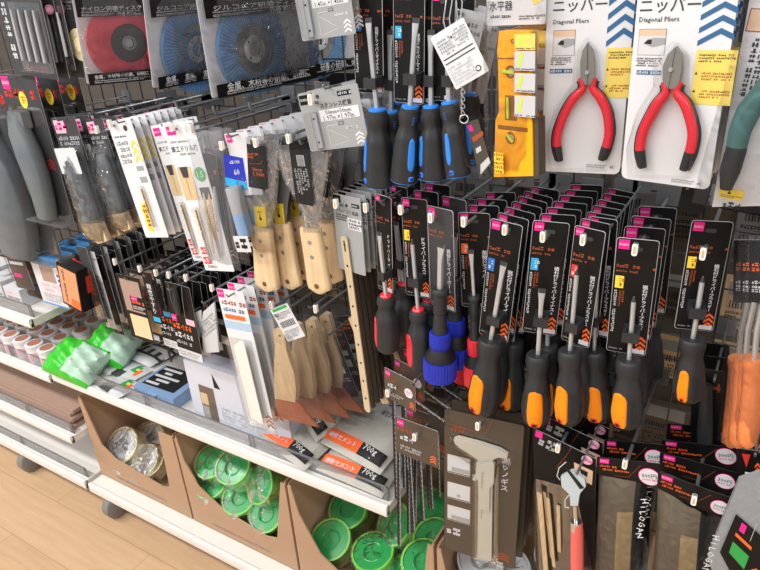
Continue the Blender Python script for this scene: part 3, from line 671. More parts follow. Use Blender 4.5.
# ---------------------------------------------------------------- spirit level
fr = Fr((486, -30), (549, -28), (489, 184), .80, br=(542, 194)); l = fr.l; w, h = fr.w, fr.h
e = empty('spirit_level_pack', fr.m)
def LR(a, b_, off=0): (x0, z0), (x1, z1) = l(*a, off), l(*b_, off); return x0, z1, x1, z0
b = MB(); x0, z1, x1, z0 = LR((487, -26), (547, 24)); b.prism(rrect(0, z1, w, 0, .003), 0, .0008, 'offwhite'); x, z = l(501, 6); b.text('水平器', x, z, w=w * .40, m='darkgrey'); b.scrib(*l(491, 19), *l(511, 14), 'darkgrey', 1); b.scrib(*l(519, 20), *l(545, 14), 'darkgrey', 2)
b.flat([l(530, -10), l(546, -10), l(546, -2), l(534, 5)], -.0006, 'ylabel'); b.build('header_card', e)
b = MB(); off = .02
lv = [l(*p, off) for p in ((499, 31), (530, 31), (531, 50), (529, 60), (529, 112), (532, 122), (533, 176), (494, 177), (495.5, 120), (499, 112), (498, 60), (497, 52))]
b.prism(lv, -off, -.004, 'level')
for a, r in (((511, 72), .0092), ((511, 138), .0092), ((513, 41), .0028)):
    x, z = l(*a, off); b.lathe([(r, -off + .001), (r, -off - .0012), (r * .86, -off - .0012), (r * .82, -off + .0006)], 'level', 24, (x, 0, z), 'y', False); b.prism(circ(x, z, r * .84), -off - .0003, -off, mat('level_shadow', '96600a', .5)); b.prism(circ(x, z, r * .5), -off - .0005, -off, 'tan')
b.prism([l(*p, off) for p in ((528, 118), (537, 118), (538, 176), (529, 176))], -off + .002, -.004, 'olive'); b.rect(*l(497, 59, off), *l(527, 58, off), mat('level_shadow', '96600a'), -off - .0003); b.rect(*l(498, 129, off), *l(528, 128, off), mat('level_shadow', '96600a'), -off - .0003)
b.tube([(lv[1][0] + .0008, -off * .6, lv[1][1]), (lv[6][0] + .0008, -off * .6, lv[6][1])], .002, 'steeld', 6)
bd = b.build('level_body', e)
for (p0, p1) in (((504, 71), (516, 73)), ((508, 134), (514, 142)), ((508.5, 97), (509, 118))):
    a = l(*p0, off); c = l(*p1, off); b = MB(); b.tube([(a[0], -off - .002, a[1]), (c[0], -off - .002, c[1])], .0022, 'vial', 12); b.build('vial', bd)
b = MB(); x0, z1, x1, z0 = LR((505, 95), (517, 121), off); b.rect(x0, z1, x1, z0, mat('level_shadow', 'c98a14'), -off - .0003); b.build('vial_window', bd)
b = MB()
for k, (za, zb) in enumerate(((34, 50), (51, 71), (73, 93), (95, 118))):
    x0, z1, x1, z0 = LR((514.5, za), (535, zb), off + .006); b.rect(x0, z1, x1, z0, 'lgrey' if k else 'ylabel', -off - .006); b.scrib(x0 + .001, z1 + .0005, x1 - .001, z1 + .003, 'darkgrey', 1, -off - .0063, seed=k)
    b.flat([(x0 + .004, z1 + .006), (x0 + .009, z1 + .004), (x0 + .013, z0 - .003), (x0 + .008, z0 - .001)], -off - .0062, 'vial')
b.build('sticker_sheet', e); b = MB(); x0, z1, x1, z0 = LR((494, 152), (503.5, 174), off + .006); b.rect(x0, z1, x1, z0, 'yellow', -off - .006); b.scrib(x0 + .0005, z1, x1 - .0005, z0, 'rust', 5, -off - .0063)
b.build('yellow_sticker', e)
b = MB(); bulge_bag(b, w, h * .86, .055, 'wrapl', 0, -h * .13, ysh=0, back=False, crink=.0012, pw=.3); b.build('plastic_bag', e)
tag(e, 'yellow spirit level in a clear bag beside the nippers', 'spirit level'); row(e, 2, .045, .01)
# ---------------------------------------------------------------- white tag, chain and packet
fr = Fr((430, 38), (463, 17), (456, 90), .765); l = fr.l; w, h = fr.w, fr.h
e = empty('keychain_level', fr.m)
b = MB(); b.prism(rrect(0, -h, w, 0, .002), 0, .0006, 'white', 'lgrey')
b.scrib(w * .08, -h * .42, w * .45, -h * .12, 'grey', 5); b.scrib(w * .55, -h * .38, w * .92, -h * .08, 'grey', 6, seed=2); b.rect(w * .05, -h * .47, w * .93, -h * .45, 'darkgrey'); b.rect(w * .05, -h * .55, w * .93, -h * .53, 'darkgrey')
b.scrib(w * .06, -h * .95, w * .7, -h * .6, 'lgrey', 6, seed=3); b.prism(circ(w * .78, -h * .87, w * .08), -.0005, -.0002, 'darkgrey'); b.prism(circ(w * .78, -h * .87, w * .05), -.0007, -.0005, 'white'); b.rect(w * .48, -h * .2, w * .53, -h * .16, 'darkgrey')
b.build('price_tag', e)
def pp(px, py, yy=0): x, z = l(px, py); return (x, yy, z)
b = MB()
for a in ([(447, 38), (443, 20), (446, 0), (451, -14), (456, 0), (457, 18), (452, 36)], [(451, 38), (449, 18), (452, 0), (456, -14), (462, 2), (460, 22)]): b.tube([pp(*q, .002) for q in a], .0008, 'steel', 6)
b.build('hanging_loop', e)
b = MB(); c0 = [(462 + .9 * (k % 2), 88 + k * 3.6) for k in range(8)]
for k, q in enumerate(c0):
    x, z = l(*q); rr = .0026
    if k % 2: b.tube([(x + rr * .75 * math.cos(t * PI / 5), .0, z + rr * 1.3 * math.sin(t * PI / 5)) for t in range(10)], .0006, 'steel', 5, closed=True)
    else: b.tube([(x, rr * .75 * math.cos(t * PI / 5), z + rr * 1.3 * math.sin(t * PI / 5)) for t in range(10)], .0006, 'steel', 5, closed=True)
x, z = l(464, 119); b.tube([(x + .0055 * math.cos(t * PI / 8), .0, z + .0055 * math.sin(t * PI / 8)) for t in range(16)], .0007, 'steel', 6, closed=True); b.build('chain', e)
b = MB(); q = [l(*p) for p in ((466, 123), (477, 119), (490, 165), (479, 179))]; b.prism(q, .004, .005, 'olive', 'tan')
b.flat([l(*p) for p in ((467, 126), (471, 125), (473, 131), (469, 132))], .0036, 'pink'); b.flat([l(*p) for p in ((471, 138), (482, 131), (483, 135), (473, 143))], .0036, 'rust'); b.flat([l(*p) for p in ((475, 149), (480, 146), (481, 151), (476, 154))], .0036, 'lgrey'); b.flat([l(*p) for p in ((480, 165), (488, 157), (490, 163), (480, 175))], .0036, 'lgrey')
q = [l(*p) for p in ((462, 124), (468, 125), (478, 176), (466, 165), (461, 145))]; b.prism(q, .0, .012, 'blister'); b.build('packet', e)
tag(e, 'white rectangular price tag tilted on a chain with a small clear packet', 'keychain')
fr = Fr((460, 8), (486, 14), (468, 108), .84); e = empty('small_parts_card', fr.m); b = MB(); b.prism(rrect(0, -fr.h, fr.w, 0, .003), 0, .001, 'lgrey'); b.scrib(fr.w * .1, -fr.h * .3, fr.w * .9, -fr.h * .1, 'grey', 3); b.rect(fr.w * .4, -fr.h * .16, fr.w * .48, -fr.h * .12, 'darkgrey'); b.rect(0, -fr.h * .42, fr.w, -fr.h * .39, 'grey')
b.build('card', e); b = MB(); b.prism(rrect(fr.w * .1, -fr.h * .95, fr.w * .9, -fr.h * .45, .003), -.008, -.0005, 'milky'); b.build('blister', e)
tag(e, 'grey card half hidden behind the tilted white price tag', 'parts card'); row(e, 2, .03, .02)
# ---------------------------------------------------------------- caliper
fr = Fr((444, 408), (525, 425.5), (444, 548), .805); l = fr.l; w, h = fr.w, fr.h
e = empty('caliper_pack', fr.m)
b = MB(); b.prism(rrect(0, -h, w, 0, .005), 0, .001, 'blackm', 'darkgrey'); b.prism(rrect(.001, -h + .001, w - .001, -.001, .0045), -.0003, 0, 'brown')
x, z = l(459, 427); b.text('CALIPER', x, z, w=.026, m='rust'); b.scrib(*l(451, 431), *l(462, 429), 'rust', 1); b.line([l(444, 422), l(477, 432.5), l(486, 433), l(493, 419)], .0006, 'rust')
for k, (za, zb) in enumerate(((453.5, 476), (481, 502), (504, 524))):
    x0, z1, x1, z0 = LR((447.5, za), (470, zb)); b.rect(x0, z1, x1, z0, 'tan', -.0005); b.rect(x0 + .001, z1 + .001, x1 - .001, z0 - .001, 'lgrey', -.0007)
    (b.rect(x0 + .008, z1 + .002, x1 - .001, z1 + .012, 'grey', -.0009) if k != 1 else b.prism(circ((x0 + x1) / 2, z1 + .008, .004), -.0009, -.0008, 'grey')); b.scrib(x0, z1 - .004, x1, z1 - .0008, 'lgrey', 1)
x, z = l(504.5, 474); b.vtext('測りノギス', l(506, 458)[0], l(506, 457)[1], .013, 'white', zbot=l(506, 492)[1])
x0, z1, x1, z0 = LR((497, 551), (509, 563)); b.chev((x0 + x1) / 2, z1, x1 - x0, z0 - z1, 'rust'); b.scrib(*l(492, 566), *l(503, 562), 'lgrey', 1); b.scrib(*l(447, 534), *l(462, 529), 'lgrey', 1)
b.build('card', e)
b = MB(); jw = [l(*p, .008) for p in ((454, 438.5), (458, 437), (478, 442), (500, 449), (508, 454), (507, 458), (499, 456.5), (493, 459), (480, 460), (473, 455), (460, 447), (455, 442))]
b.prism(jw, -.011, -.003, 'caliper'); b.prism([l(*p, .008) for p in ((479, 455), (493, 457), (491.5, 561), (477.5, 558))], -.009, -.004, 'caliper'); cb = b.build('beam', e)
b = MB(); b.prism([l(*p, .01) for p in ((477, 462), (494.5, 464), (494, 483), (490, 487), (489.5, 510), (479, 508), (478.5, 480), (476, 477))], -.013, -.003, 'caliper')
b.lathe([(.003, -.015), (.003, -.005)], 'caliper', 12, (l(476.5, 474)[0], 0, l(476.5, 474)[1]), 'y')
x0 = l(484, 470)[0]
for k in range(30):
    z = l(484, 468)[1] - k * .0038; b.rect(x0 - .001, z, x0 + (.002 if k % 5 else .004), z + .0009, 'darkgrey', -.0133 if k < 10 else -.0093)
b.build('slider', e)
b = MB(); b.prism([l(*p, .006) for p in ((452, 434), (480, 437), (512, 450), (513, 462), (498, 466), (497, 565), (474, 562), (474, 462), (455, 450))], -.017, -.001, 'blister'); b.build('blister', e)
tag(e, 'white vernier caliper on a dark brown card, front of its hook', 'caliper'); row(e, 4, .03, .012, base='white vernier caliper on a dark brown card')
hook(478, 426, .79, label='steel display hook holding the brown caliper cards')
# ---------------------------------------------------------------- carpenter squares
def square(tl, tr, bl, y, v, arm, label, n, y2, tags=True):
    fr = Fr(tl, tr, bl, y, y2); l = fr.l; w, h = fr.w, fr.h
    e = empty('steel_square_pack', fr.m)
    b = MB(); b.prism(rrect(0, -h, w, 0, .002), 0, .001, 'brown', 'lgrey'); b.logo(w * .05, -h * .04, w * .16); b.scrib(w * .05, -h * .36, w * .36, -h * .2, 'rust', 1); b.scrib(w * .12, -h * .6, w * .38, -h * .42, 'white', 1); b.scrib(w * .12, -h * .86, w * .62, -h * .7, 'lgrey', 2)
    b.line([(w * .6, -h * .55), (w * .85, -h * .5), (w, -h * .1)], .0006, 'rust'); b.chev(w * .9, -h * .92, w * .14, h * .22, 'orange')
    if tags: b.prism(circ(w * .8, -h * .45, w * .13), -.0008, -.0005, 'white'); b.scrib(w * .72, -h * .52, w * .88, -h * .38, 'pink', 2, -.001)
    b.build('card', e)
    b = MB()
    for (p0, p1, ww) in v:
        a = l(*p0); c = l(*p1); dx, dz = c[0] - a[0], c[1] - a[1]; L = math.hypot(dx, dz); ux, uz = dx / L, dz / L; nx, nz = -uz * ww / 2, ux * ww / 2
        b.prism([(a[0] + nx, a[1] + nz), (c[0] + nx, c[1] + nz), (c[0] - nx, c[1] - nz), (a[0] - nx, a[1] - nz)], .0012, .0028, 'blackm', 'steeld')
        k = .003
        while k < L - .002:
            x, z = a[0] + ux * k, a[1] + uz * k; f = .8 if int(k / .006) % 2 else .5
            b.flat([(x + nx, z + nz), (x + nx * (1 - f), z + nz * (1 - f)), (x + nx * (1 - f) + ux * .0011, z + nz * (1 - f) + uz * .0011), (x + nx + ux * .0011, z + nz + uz * .0011)], .001, 'offwhite')
            k += .003
    b.build('ruler_blade', e)
    tag(e, label, 'steel square')
    if n: row(e, n, .035, .01)
square((384, 367), (415, 383), (385, 396), .82, [((393, 398), (396, 500), .009), ((404, 405), (407, 470), .007), ((414, 402), (445, 424), .008)], None, 'dark carded steel square with white round label, left of the caliper', 2, None)
square((395, 416), (438, 431.5), (396, 452), .80, [((398, 420), (399, 546), .008), ((409, 454), (413.5, 533), .007), ((419, 452), (423, 521), .007), ((437, 434), (438, 470), .006)], None, 'lower steel square card with three long black scales hanging', 2, None, False)
hook(388, 393, .8, label='steel display hook through the upper steel square card'); hook(415, 437, .785, label='steel display hook through the lower steel square card')

fr = Fr((741, -60), (772, -60), (701, 214), .83); e = empty('black_tool_pack', fr.m); w, h = fr.w, fr.h
b = MB(); b.prism(rrect(0, -h, w, 0, .004), 0, .004, 'black', 'darkgrey'); b.scrib(w * .1, -h * .9, w * .3, -h * .3, 'grey', 1, vert=True); b.build('card', e); b = MB(); b.prism(rrect(w * .15, -h * .85, w * .9, -h * .1, .006), -.012, -.001, 'blister'); b.build('blister', e)
tag(e, 'tall black pack showing as a dark strip between nippers and teal pliers', 'tool pack'); row(e, 2, .04, .01)
# ---------------------------------------------------------------- flap discs
def disc(tl, tr, bl, br, c, R, rh, face, label, title, n, y=.79, sub=None, hubc=None, pitch=.045):
    fr = Fr(tl, tr, bl, y, br=br); l = fr.l; w, h = fr.w, fr.h
    e = empty('abrasive_disc_pack', fr.m); off = .010
    b = MB(); b.prism(rrect(0, -h, w, 0, .003), 0, .0008, 'white')
    b.build('card', e)
    cx, cz = l(*c, off); R_ = abs(l(c[0], c[1] + R, off)[1] - cz); rh_ = R_ * rh
    hx, hz2 = (cx, cz) if hubc is None else l(*hubc, off)
    b = MB(); N = 72; vs = []
    for (rr, yy) in ((R_, -.003), (R_ * 1.0, -off), (rh_, -off - .002), (rh_, -.003)):
        for k in range(N):
            q = 2 * PI * k / N; lift = .0010 * (k % 2) if yy < -.005 else 0
            ccx, ccz = (cx, cz) if rr > rh_ else (hx, hz2)
            vs.append((ccx + rr * math.cos(q), yy - lift, ccz + rr * math.sin(q)))
    b.add(vs, [(i * N + k, i * N + (k + 1) % N, (i + 1) * N + (k + 1) % N, (i + 1) * N + k) for i in range(3) for k in range(N)], face)
    if face == 'discblue':
        for k in range(0, N):
            q = 2 * PI * (k + .5) / N; d = Vector((math.cos(q), 0, math.sin(q))); t = Vector((-d.z, 0, d.x)) * .00035
            a = Vector((cx, -off - .0012, cz)) + d * R_ * .99; c2 = Vector((cx, -off - .0032, cz)) + d * rh_ * 1.02
            b.add([tuple(a + t), tuple(a - t), tuple(c2 - t), tuple(c2 + t)], [(0, 1, 2, 3)], mat('flap_edge', 'b4c8dc', .8))
    b.build('abrasive_ring', e)
    b = MB(); b.lathe([(rh_ * 1.01, -off + .001), (rh_ * .98, -off - .001), (rh_ * .3, -off + .001), (0, -off + .001)], 'discgrey' if face != 'discred' else 'darkgrey', 40, (hx, 0, hz2), 'y'); hb = b.build('backing_plate', e)
    b = MB(); r1 = R_ * (.30 if face == 'discblue' else .2); b.lathe([(r1, -off + .001), (r1, -off - .0028), (r1 * .93, -off - .0034), (r1 * .6, -off - .0034), (r1 * .55, -off - .002), (r1 * .55, -off + .0012)], 'white' if face == 'discblue' else 'steeld', 32, (hx, 0, hz2), 'y', False)
    if face == 'discblue':
        for k in range(4): q = PI / 4 + k * PI / 2; b.prism(circ(hx + r1 * .8 * math.cos(q), hz2 + r1 * .8 * math.sin(q), r1 * .08, 8), -off - .0037, -off - .0034, 'blackm')
    b.prism(circ(hx, hz2, r1 * .55), -off - .0002, -off, 'lgrey'); b.build('hub_ring', hb)
    F = -off - .0075; hz = -h * .345; lz = -h * .885
    b = MB(); b.prism([(0, hz), (w, hz), (w, 0), (0, 0)], F, F + .0006, 'black'); b.text(title, w * .5, hz + .014, w=w * .86, h=.0085, m='white', y=F - .0003); b.scrib(w * .06, hz + .007, w * .9, hz + .0095, 'white', 1, F - .0003); b.scrib(w * .06, hz + .0015, w * .5, hz + .0055, 'white', 2, F - .0003, seed=5); b.text('外径 約100mm', w * .75, hz + .0035, w=w * .36, m='white', y=F - .0003); b.build('header_card', e)
    b = MB(); b.prism([(0, -h), (w, -h), (w, lz), (0, lz)], F, F + .0006, 'black'); H = lz + h; b.text('金属、木材等の研磨、研削に', w * .5, -h + H * .68, w=w * .82, m='white', y=F - .0003); b.scrib(w * .08, -h + H * .12, w * .92, -h + H * .42, 'lgrey', 2, F - .0003); b.build('footer_card', e)
    b = MB(); bulge_bag(b, w, h, .045, 'wrap', 0, 0, 12, 12, ysh=-.004, back=False, crink=.0022, pw=.35, seed=int(c[0])); b.build('plastic_bag', e)
    tag(e, label, 'abrasive disc', 'bagged abrasive discs')
    if n: row(e, n, pitch, .03)
    return e
disc((68, -22), (146, -20), (87, 84), (152, 78), (125, 43), 38, .5, 'discred', 'red abrasive disc with dark hub in a clear bag', 'ナイロン研磨ディスク', 3, hubc=(129, 43), y=.80)
disc((140, -24), (216, -22), (153, 88), (228, 73), (197, 49), 44, .55, 'discblue', 'blue flap disc partly covered by its neighbour to the right', 'ジルコニア研磨ディスク', 3, y=.83)
disc((192, -26), (303, -28), (212, 98), (311, 76), (254, 49), 46, .55, 'discblue', 'blue flap disc fully in view with light grey hub ring', 'ジルコニア研磨ディスク', 4, y=.785)
# cream felt disc pack on the left of the red one
fr = Fr((44, -20), (72, -20), (70, 76), .84, .84); l = fr.l; e = empty('felt_disc_pack', fr.m)
b = MB(); b.prism(rrect(0, -fr.h, fr.w, 0, .002), 0, .001, 'darkgrey'); b.scrib(.002, -fr.h * .3, fr.w * .95, -fr.h * .1, 'lgrey', 3); b.build('card', e)
x, z = l(79, 45, .01); b = MB(); b.lathe([(0, -.012), (.012, -.012), (.014, -.009), (.030, -.010), (.031, -.001), (0, -.001)], 'cream', 32, (x, 0, z), 'y'); b.build('felt_disc', e)
b = MB(); bulge_bag(b, fr.w, fr.h, .03, 'film', 0, 0, ysh=-.002, back=False, crink=.001); b.build('plastic_bag', e); tag(e, 'cream felt disc in a bag left of the red disc', 'felt disc')
row(e, 1, .04)
# ---------------------------------------------------------------- grey carded hinges and brackets
def hinge(tl, tr, bl, y, nums, label, n, lab=True):
    fr = Fr(tl, tr, bl, y, y); l = fr.l; w, h = fr.w, fr.h; e = empty('hinge_card', fr.m)
    b = MB(); b.prism(rrect(0, -h, w, 0, .003), 0, .001, 'grey', 'lgrey'); b.rect(w * .02, -h * .2, w * .2, -h * .04, 'black'); b.text('DAISO', w * .11, -h * .12, w=w * .14, m='white', y=-.0008)
    b.rect(w * .66, -h * .15, w * .88, -h * .07, 'black'); b.scrib(w * .68, -h * .14, w * .86, -h * .08, 'white', 1, -.0008)
    b.text('ステンレス蝶番', w * .6, -h * .26, w=w * .52, m='darkgrey'); b.rect(w * .3, -h * .52, w * .95, -h * .33, 'white', -.0005)
    b.text(nums[0], w * .62, -h * .38, w=w * .42, m='darkgrey', y=-.0008); b.text(nums[1], w * .62, -h * .47, w=w * .52, m='darkgrey', y=-.0008)
    b.text('2コ', w * .62, -h * .58, w=w * .09, m='darkgrey'); b.line([(w * .38, -h * .95), (w * .38, -h * .6), (w * .55, -h * .6)], .0006, 'white'); b.line([(w * .4, -h * .66), (w * .68, -h * .84)], .0005, 'white'); b.line([(w * .4, -h * .95), (w * .7, -h * .88)], .0005, 'white')
    b.chev(w * .88, -h * .97, w * .13, h * .22, 'white'); b.scrib(w * .68, -h * .7, w * .88, -h * .64, 'white', 1); b.prism(circ(w * .33, -h * .1, .003), -.0006, -.0003, 'darkgrey'); b.build('card', e)
    b = MB()
    for x0 in (w * .16, ): b.prism(rrect(x0, -h * .95, x0 + w * .10, -h * .36, .001), -.004, -.001, 'steel'); b.tube([(x0, -.004, -h * .95), (x0, -.004, -h * .36)], .0022, 'steel', 10)
    for zz in (.45, .85): b.prism(circ(w * .21, -h * zz, .0017, 10), -.0043, -.004, 'blackm')
    b.build('hinge', e)
    b = MB(); b.prism(rrect(w * .08, -h * .98, w * .32, -h * .33, .004), -.009, -.001, 'blister'); b.build('blister', e)
    tag(e, label, 'hinge', 'grey carded hinges'); row(e, n, .022, .05); return e
hinge((297, 94), (357, 83), (315, 151), .78, ('50mm×50mm', '1.97in.×1.97in.'), 'grey hinge card marked 50 above the scraper handles', 3)
hinge((291, -22), (346, -34), (311, 39), .775, ('37mm×37mm', '1.45in.×1.45in.'), 'tilted grey hinge card cut by the top edge of the photo', 3)
hook(311, 100, .765, label='steel display hook holding the grey hinge cards')
# ---------------------------------------------------------------- far left blister packs
def bitpack(tl, tr, bl, y, label, n, bits, pinkball=False):
    fr = Fr(tl, tr, bl, y, y); l = fr.l; w, h = fr.w, fr.h; e = empty('bit_pack', fr.m)
    b = MB(); b.prism(rrect(0, -h, w, 0, .003), 0, .001, 'darkgrey', 'lgrey'); b.scrib(w * .1, -h * .16, w * .8, -h * .06, 'rust', 1); b.scrib(w * .1, -h * .28, w * .6, -h * .2, 'white', 1)
    b.scrib(w * .05, -h * .85, w * .2, -h * .35, 'lgrey', 1, vert=True); b.line([(w * .05, -h * .32), (w * .6, -h * .32), (w * .75, -h * .2)], .0006, 'rust'); b.scrib(w * .3, -h * .95, w * .8, -h * .88, 'rust', 1); b.build('card', e)
    for k in range(bits):
        x = w * (.35 + .5 * k / max(1, bits - 1)) if bits > 1 else w * .6
        b = MB(); b.lathe([(0, -h * .40), (.0018, -h * .405), (.0024, -h * .48), (.003, -h * .5), (.003, -h * .85), (0, -h * .86)], 'lgrey', 8, (x, -.006, 0)); b.build('bit', e)
    if pinkball: b = MB(); b.lathe([(.009 * math.sin(a * PI / 10), .009 * math.cos(a * PI / 10)) for a in range(11)], mat('pink_stone', 'f0a8c8', .7), 18, (w * .6, -.008, -h * .38)); b.build('grinding_stone', e)
    b = MB(); b.prism(rrect(w * .25, -h * .95, w * .96, -h * .34, .004), -.014, -.001, 'blister'); b.build('blister', e)
    tag(e, label, 'drill bits', 'carded bits at the top left'); row(e, n, .03, .02); return e
bitpack((-14, -40), (31, -40), (0, 69), .79, 'dark card with four steel bits in a blister, top left corner', 2, 4)
bitpack((30, -30), (54, -30), (48, 67), .82, 'dark card with a pink ball grinding stone at top left', 3, 2, True)
# big grey blister packs with curved tools
def griptool(tl, tr, bl, y, label, st, n=0):
    fr = Fr(tl, tr, bl, y, y); l = fr.l; w, h = fr.w, fr.h; e = empty('putty_tool_pack', fr.m)
    b = MB(); b.prism(rrect(0, -h, w, 0, .004), 0, .001, 'darkgrey', 'lgrey'); b.scrib(w * .1, -h * .16, w * .8, -h * .08, 'red', 1); b.logo(w * .1, -h * .01, w * .2); b.chev(w * .82, -h * .62, w * .2, h * .08, 'red'); b.build('card', e)
    b = MB(); pts = [(w * .40, -.016, -h * .25), (w * .46, -.020, -h * .36), (w * .55, -.022, -h * .5), (w * .6, -.022, -h * .65), (w * .58, -.02, -h * .8), (w * .52, -.018, -h * .95)]
    b.tube(pts, [w * .15, w * .22, w * .25, w * .24, w * .22, w * .2], 'dgrip', 18, flat=.7); b.build('grip', e)
    b = MB(); b.tube([(w * .30, -.012, -h * .45), (w * .26, -.016, -h * .6), (w * .3, -.016, -h * .75), (w * .36, -.014, -h * .9)], [w * .05, w * .09, w * .09, w * .06], 'rubber', 14); b.build('lever', e)
    b = MB(); b.prism(rrect(w * .3, -h * .34, w * .66, -h * .22, .006), -.024, -.004, 'steeld'); b.build('tool_head', e)
    b = MB(); b.prism(rrect(w * .06, -h * .995, w * .97, -h * .2, .01), -.034, -.001, 'blister'); b.box(0, w, -.03, .0, -h * 1.0, -h * .99, 'clear'); b.build('blister', e)
    x, z = l(*st); b = MB(); b.prism(circ(x, z, .013, 24, .017), -.0352, -.0346, 'yellow'); b.scrib(x - .007, z - .008, x + .007, z + .008, 'rust', 3, -.0355); b.build('round_sticker', e)
    tag(e, label, 'hand tool', 'blister packed grey grips at the left')
    if n: row(e, n, .05, .01)
    return e
griptool((-62, 72), (8, 74), (-42, 225), .81, 'big grey grip in a blister pack cut by the left edge', (8, 105))
griptool((-4, 74), (34, 76), (26, 212), .80, 'big grey curved grip in a blister with upright yellow oval', (39, 97))
griptool((28, 74), (56, 76), (50, 208), .86, 'third grey grip blister pack behind the other two', (64, 94), 1)
# long flat pale grey pack under them
fr = Fr((-40, 218), (40, 216), (-38, 250), .86, .86); e = empty('flat_grey_pack', fr.m); b = MB(); b.box(0, fr.w, 0, .15, -.028, 0, 'lav'); b.rect(.005, -.022, fr.w - .01, -.006, 'grey'); b.build('carton', e); b = MB(); b.rect(.01, -.018, .06, -.01, 'white', -.0008); b.build('label', e)
tag(e, 'flat pale lavender grey pack below the grey grips', 'package')
# ---------------------------------------------------------------- brush packs in silver film
def brush(tl, tr, bl, y, label, n, wht=True):
    fr = Fr(tl, tr, bl, y, y); l = fr.l; w, h = fr.w, fr.h; e = empty('wire_brush_pack', fr.m)
    b = MB(); b.prism(rrect(0, -h * .34, w, 0, .003), 0, .0008, 'darkgrey', 'lgrey'); b.rect(w * .08, -h * .12, w * .5, -h * .02, 'palepink'); b.scrib(w * .1, -h * .11, w * .48, -h * .03, 'pink', 1, -.0007); b.scrib(w * .1, -h * .22, w * .9, -h * .14, 'lgrey', 2)
    if wht: b.prism(rrect(w * .12, -h * .42, w * .96, -h * .22, .002), -.02, -.0195, 'offwhite')
    b.build('header_card', e)
    b = MB(); b.tube([(w * .5, -.008, -h * .3), (w * .5, -.01, -h * .42), (w * .5, -.01, -h * .8)], [w * .22, w * .3, w * .33], 'dgrip', 14, flat=.6); b.build('handle', e)
    b = MB(); b.prism(rrect(w * .05, -h * .98, w * .2, -h * .45, .002), -.008, -.002, 'tan'); b.prism([(w * .1, -h * .84), (w * .9, -h * .82), (w * .98, -h * .97), (w * .55, -h * 1.0), (w * .02, -h * .93)], -.014, -.002, 'tan'); b.build('bristle_head', e)
    b = MB(); bulge_bag(b, w, h * .8, .045, 'wrap', 0, -h * .22, 10, 14, ysh=-.004, back=False, crink=.0022, pw=.35); b.build('plastic_bag', e)
    tag(e, label, 'brush', 'bagged brushes left of the drill bits'); row(e, n, .035, .03); return e
brush((50, 118), (74, 116), (69, 234), .80, 'dark handled brush in crinkled bag with white label', 6)
brush((36, 112), (52, 110), (50, 190), .84, 'narrow bagged brush squeezed behind the white labelled one', 2, False)
brush((84, 120), (102, 118), (104, 226), .82, 'bagged brush immediately left of the long white bit cards', 6, False)
brush((70, 117), (88, 115), (88, 230), .83, 'bagged brush between the white labelled one and the bit cards', 4, False)
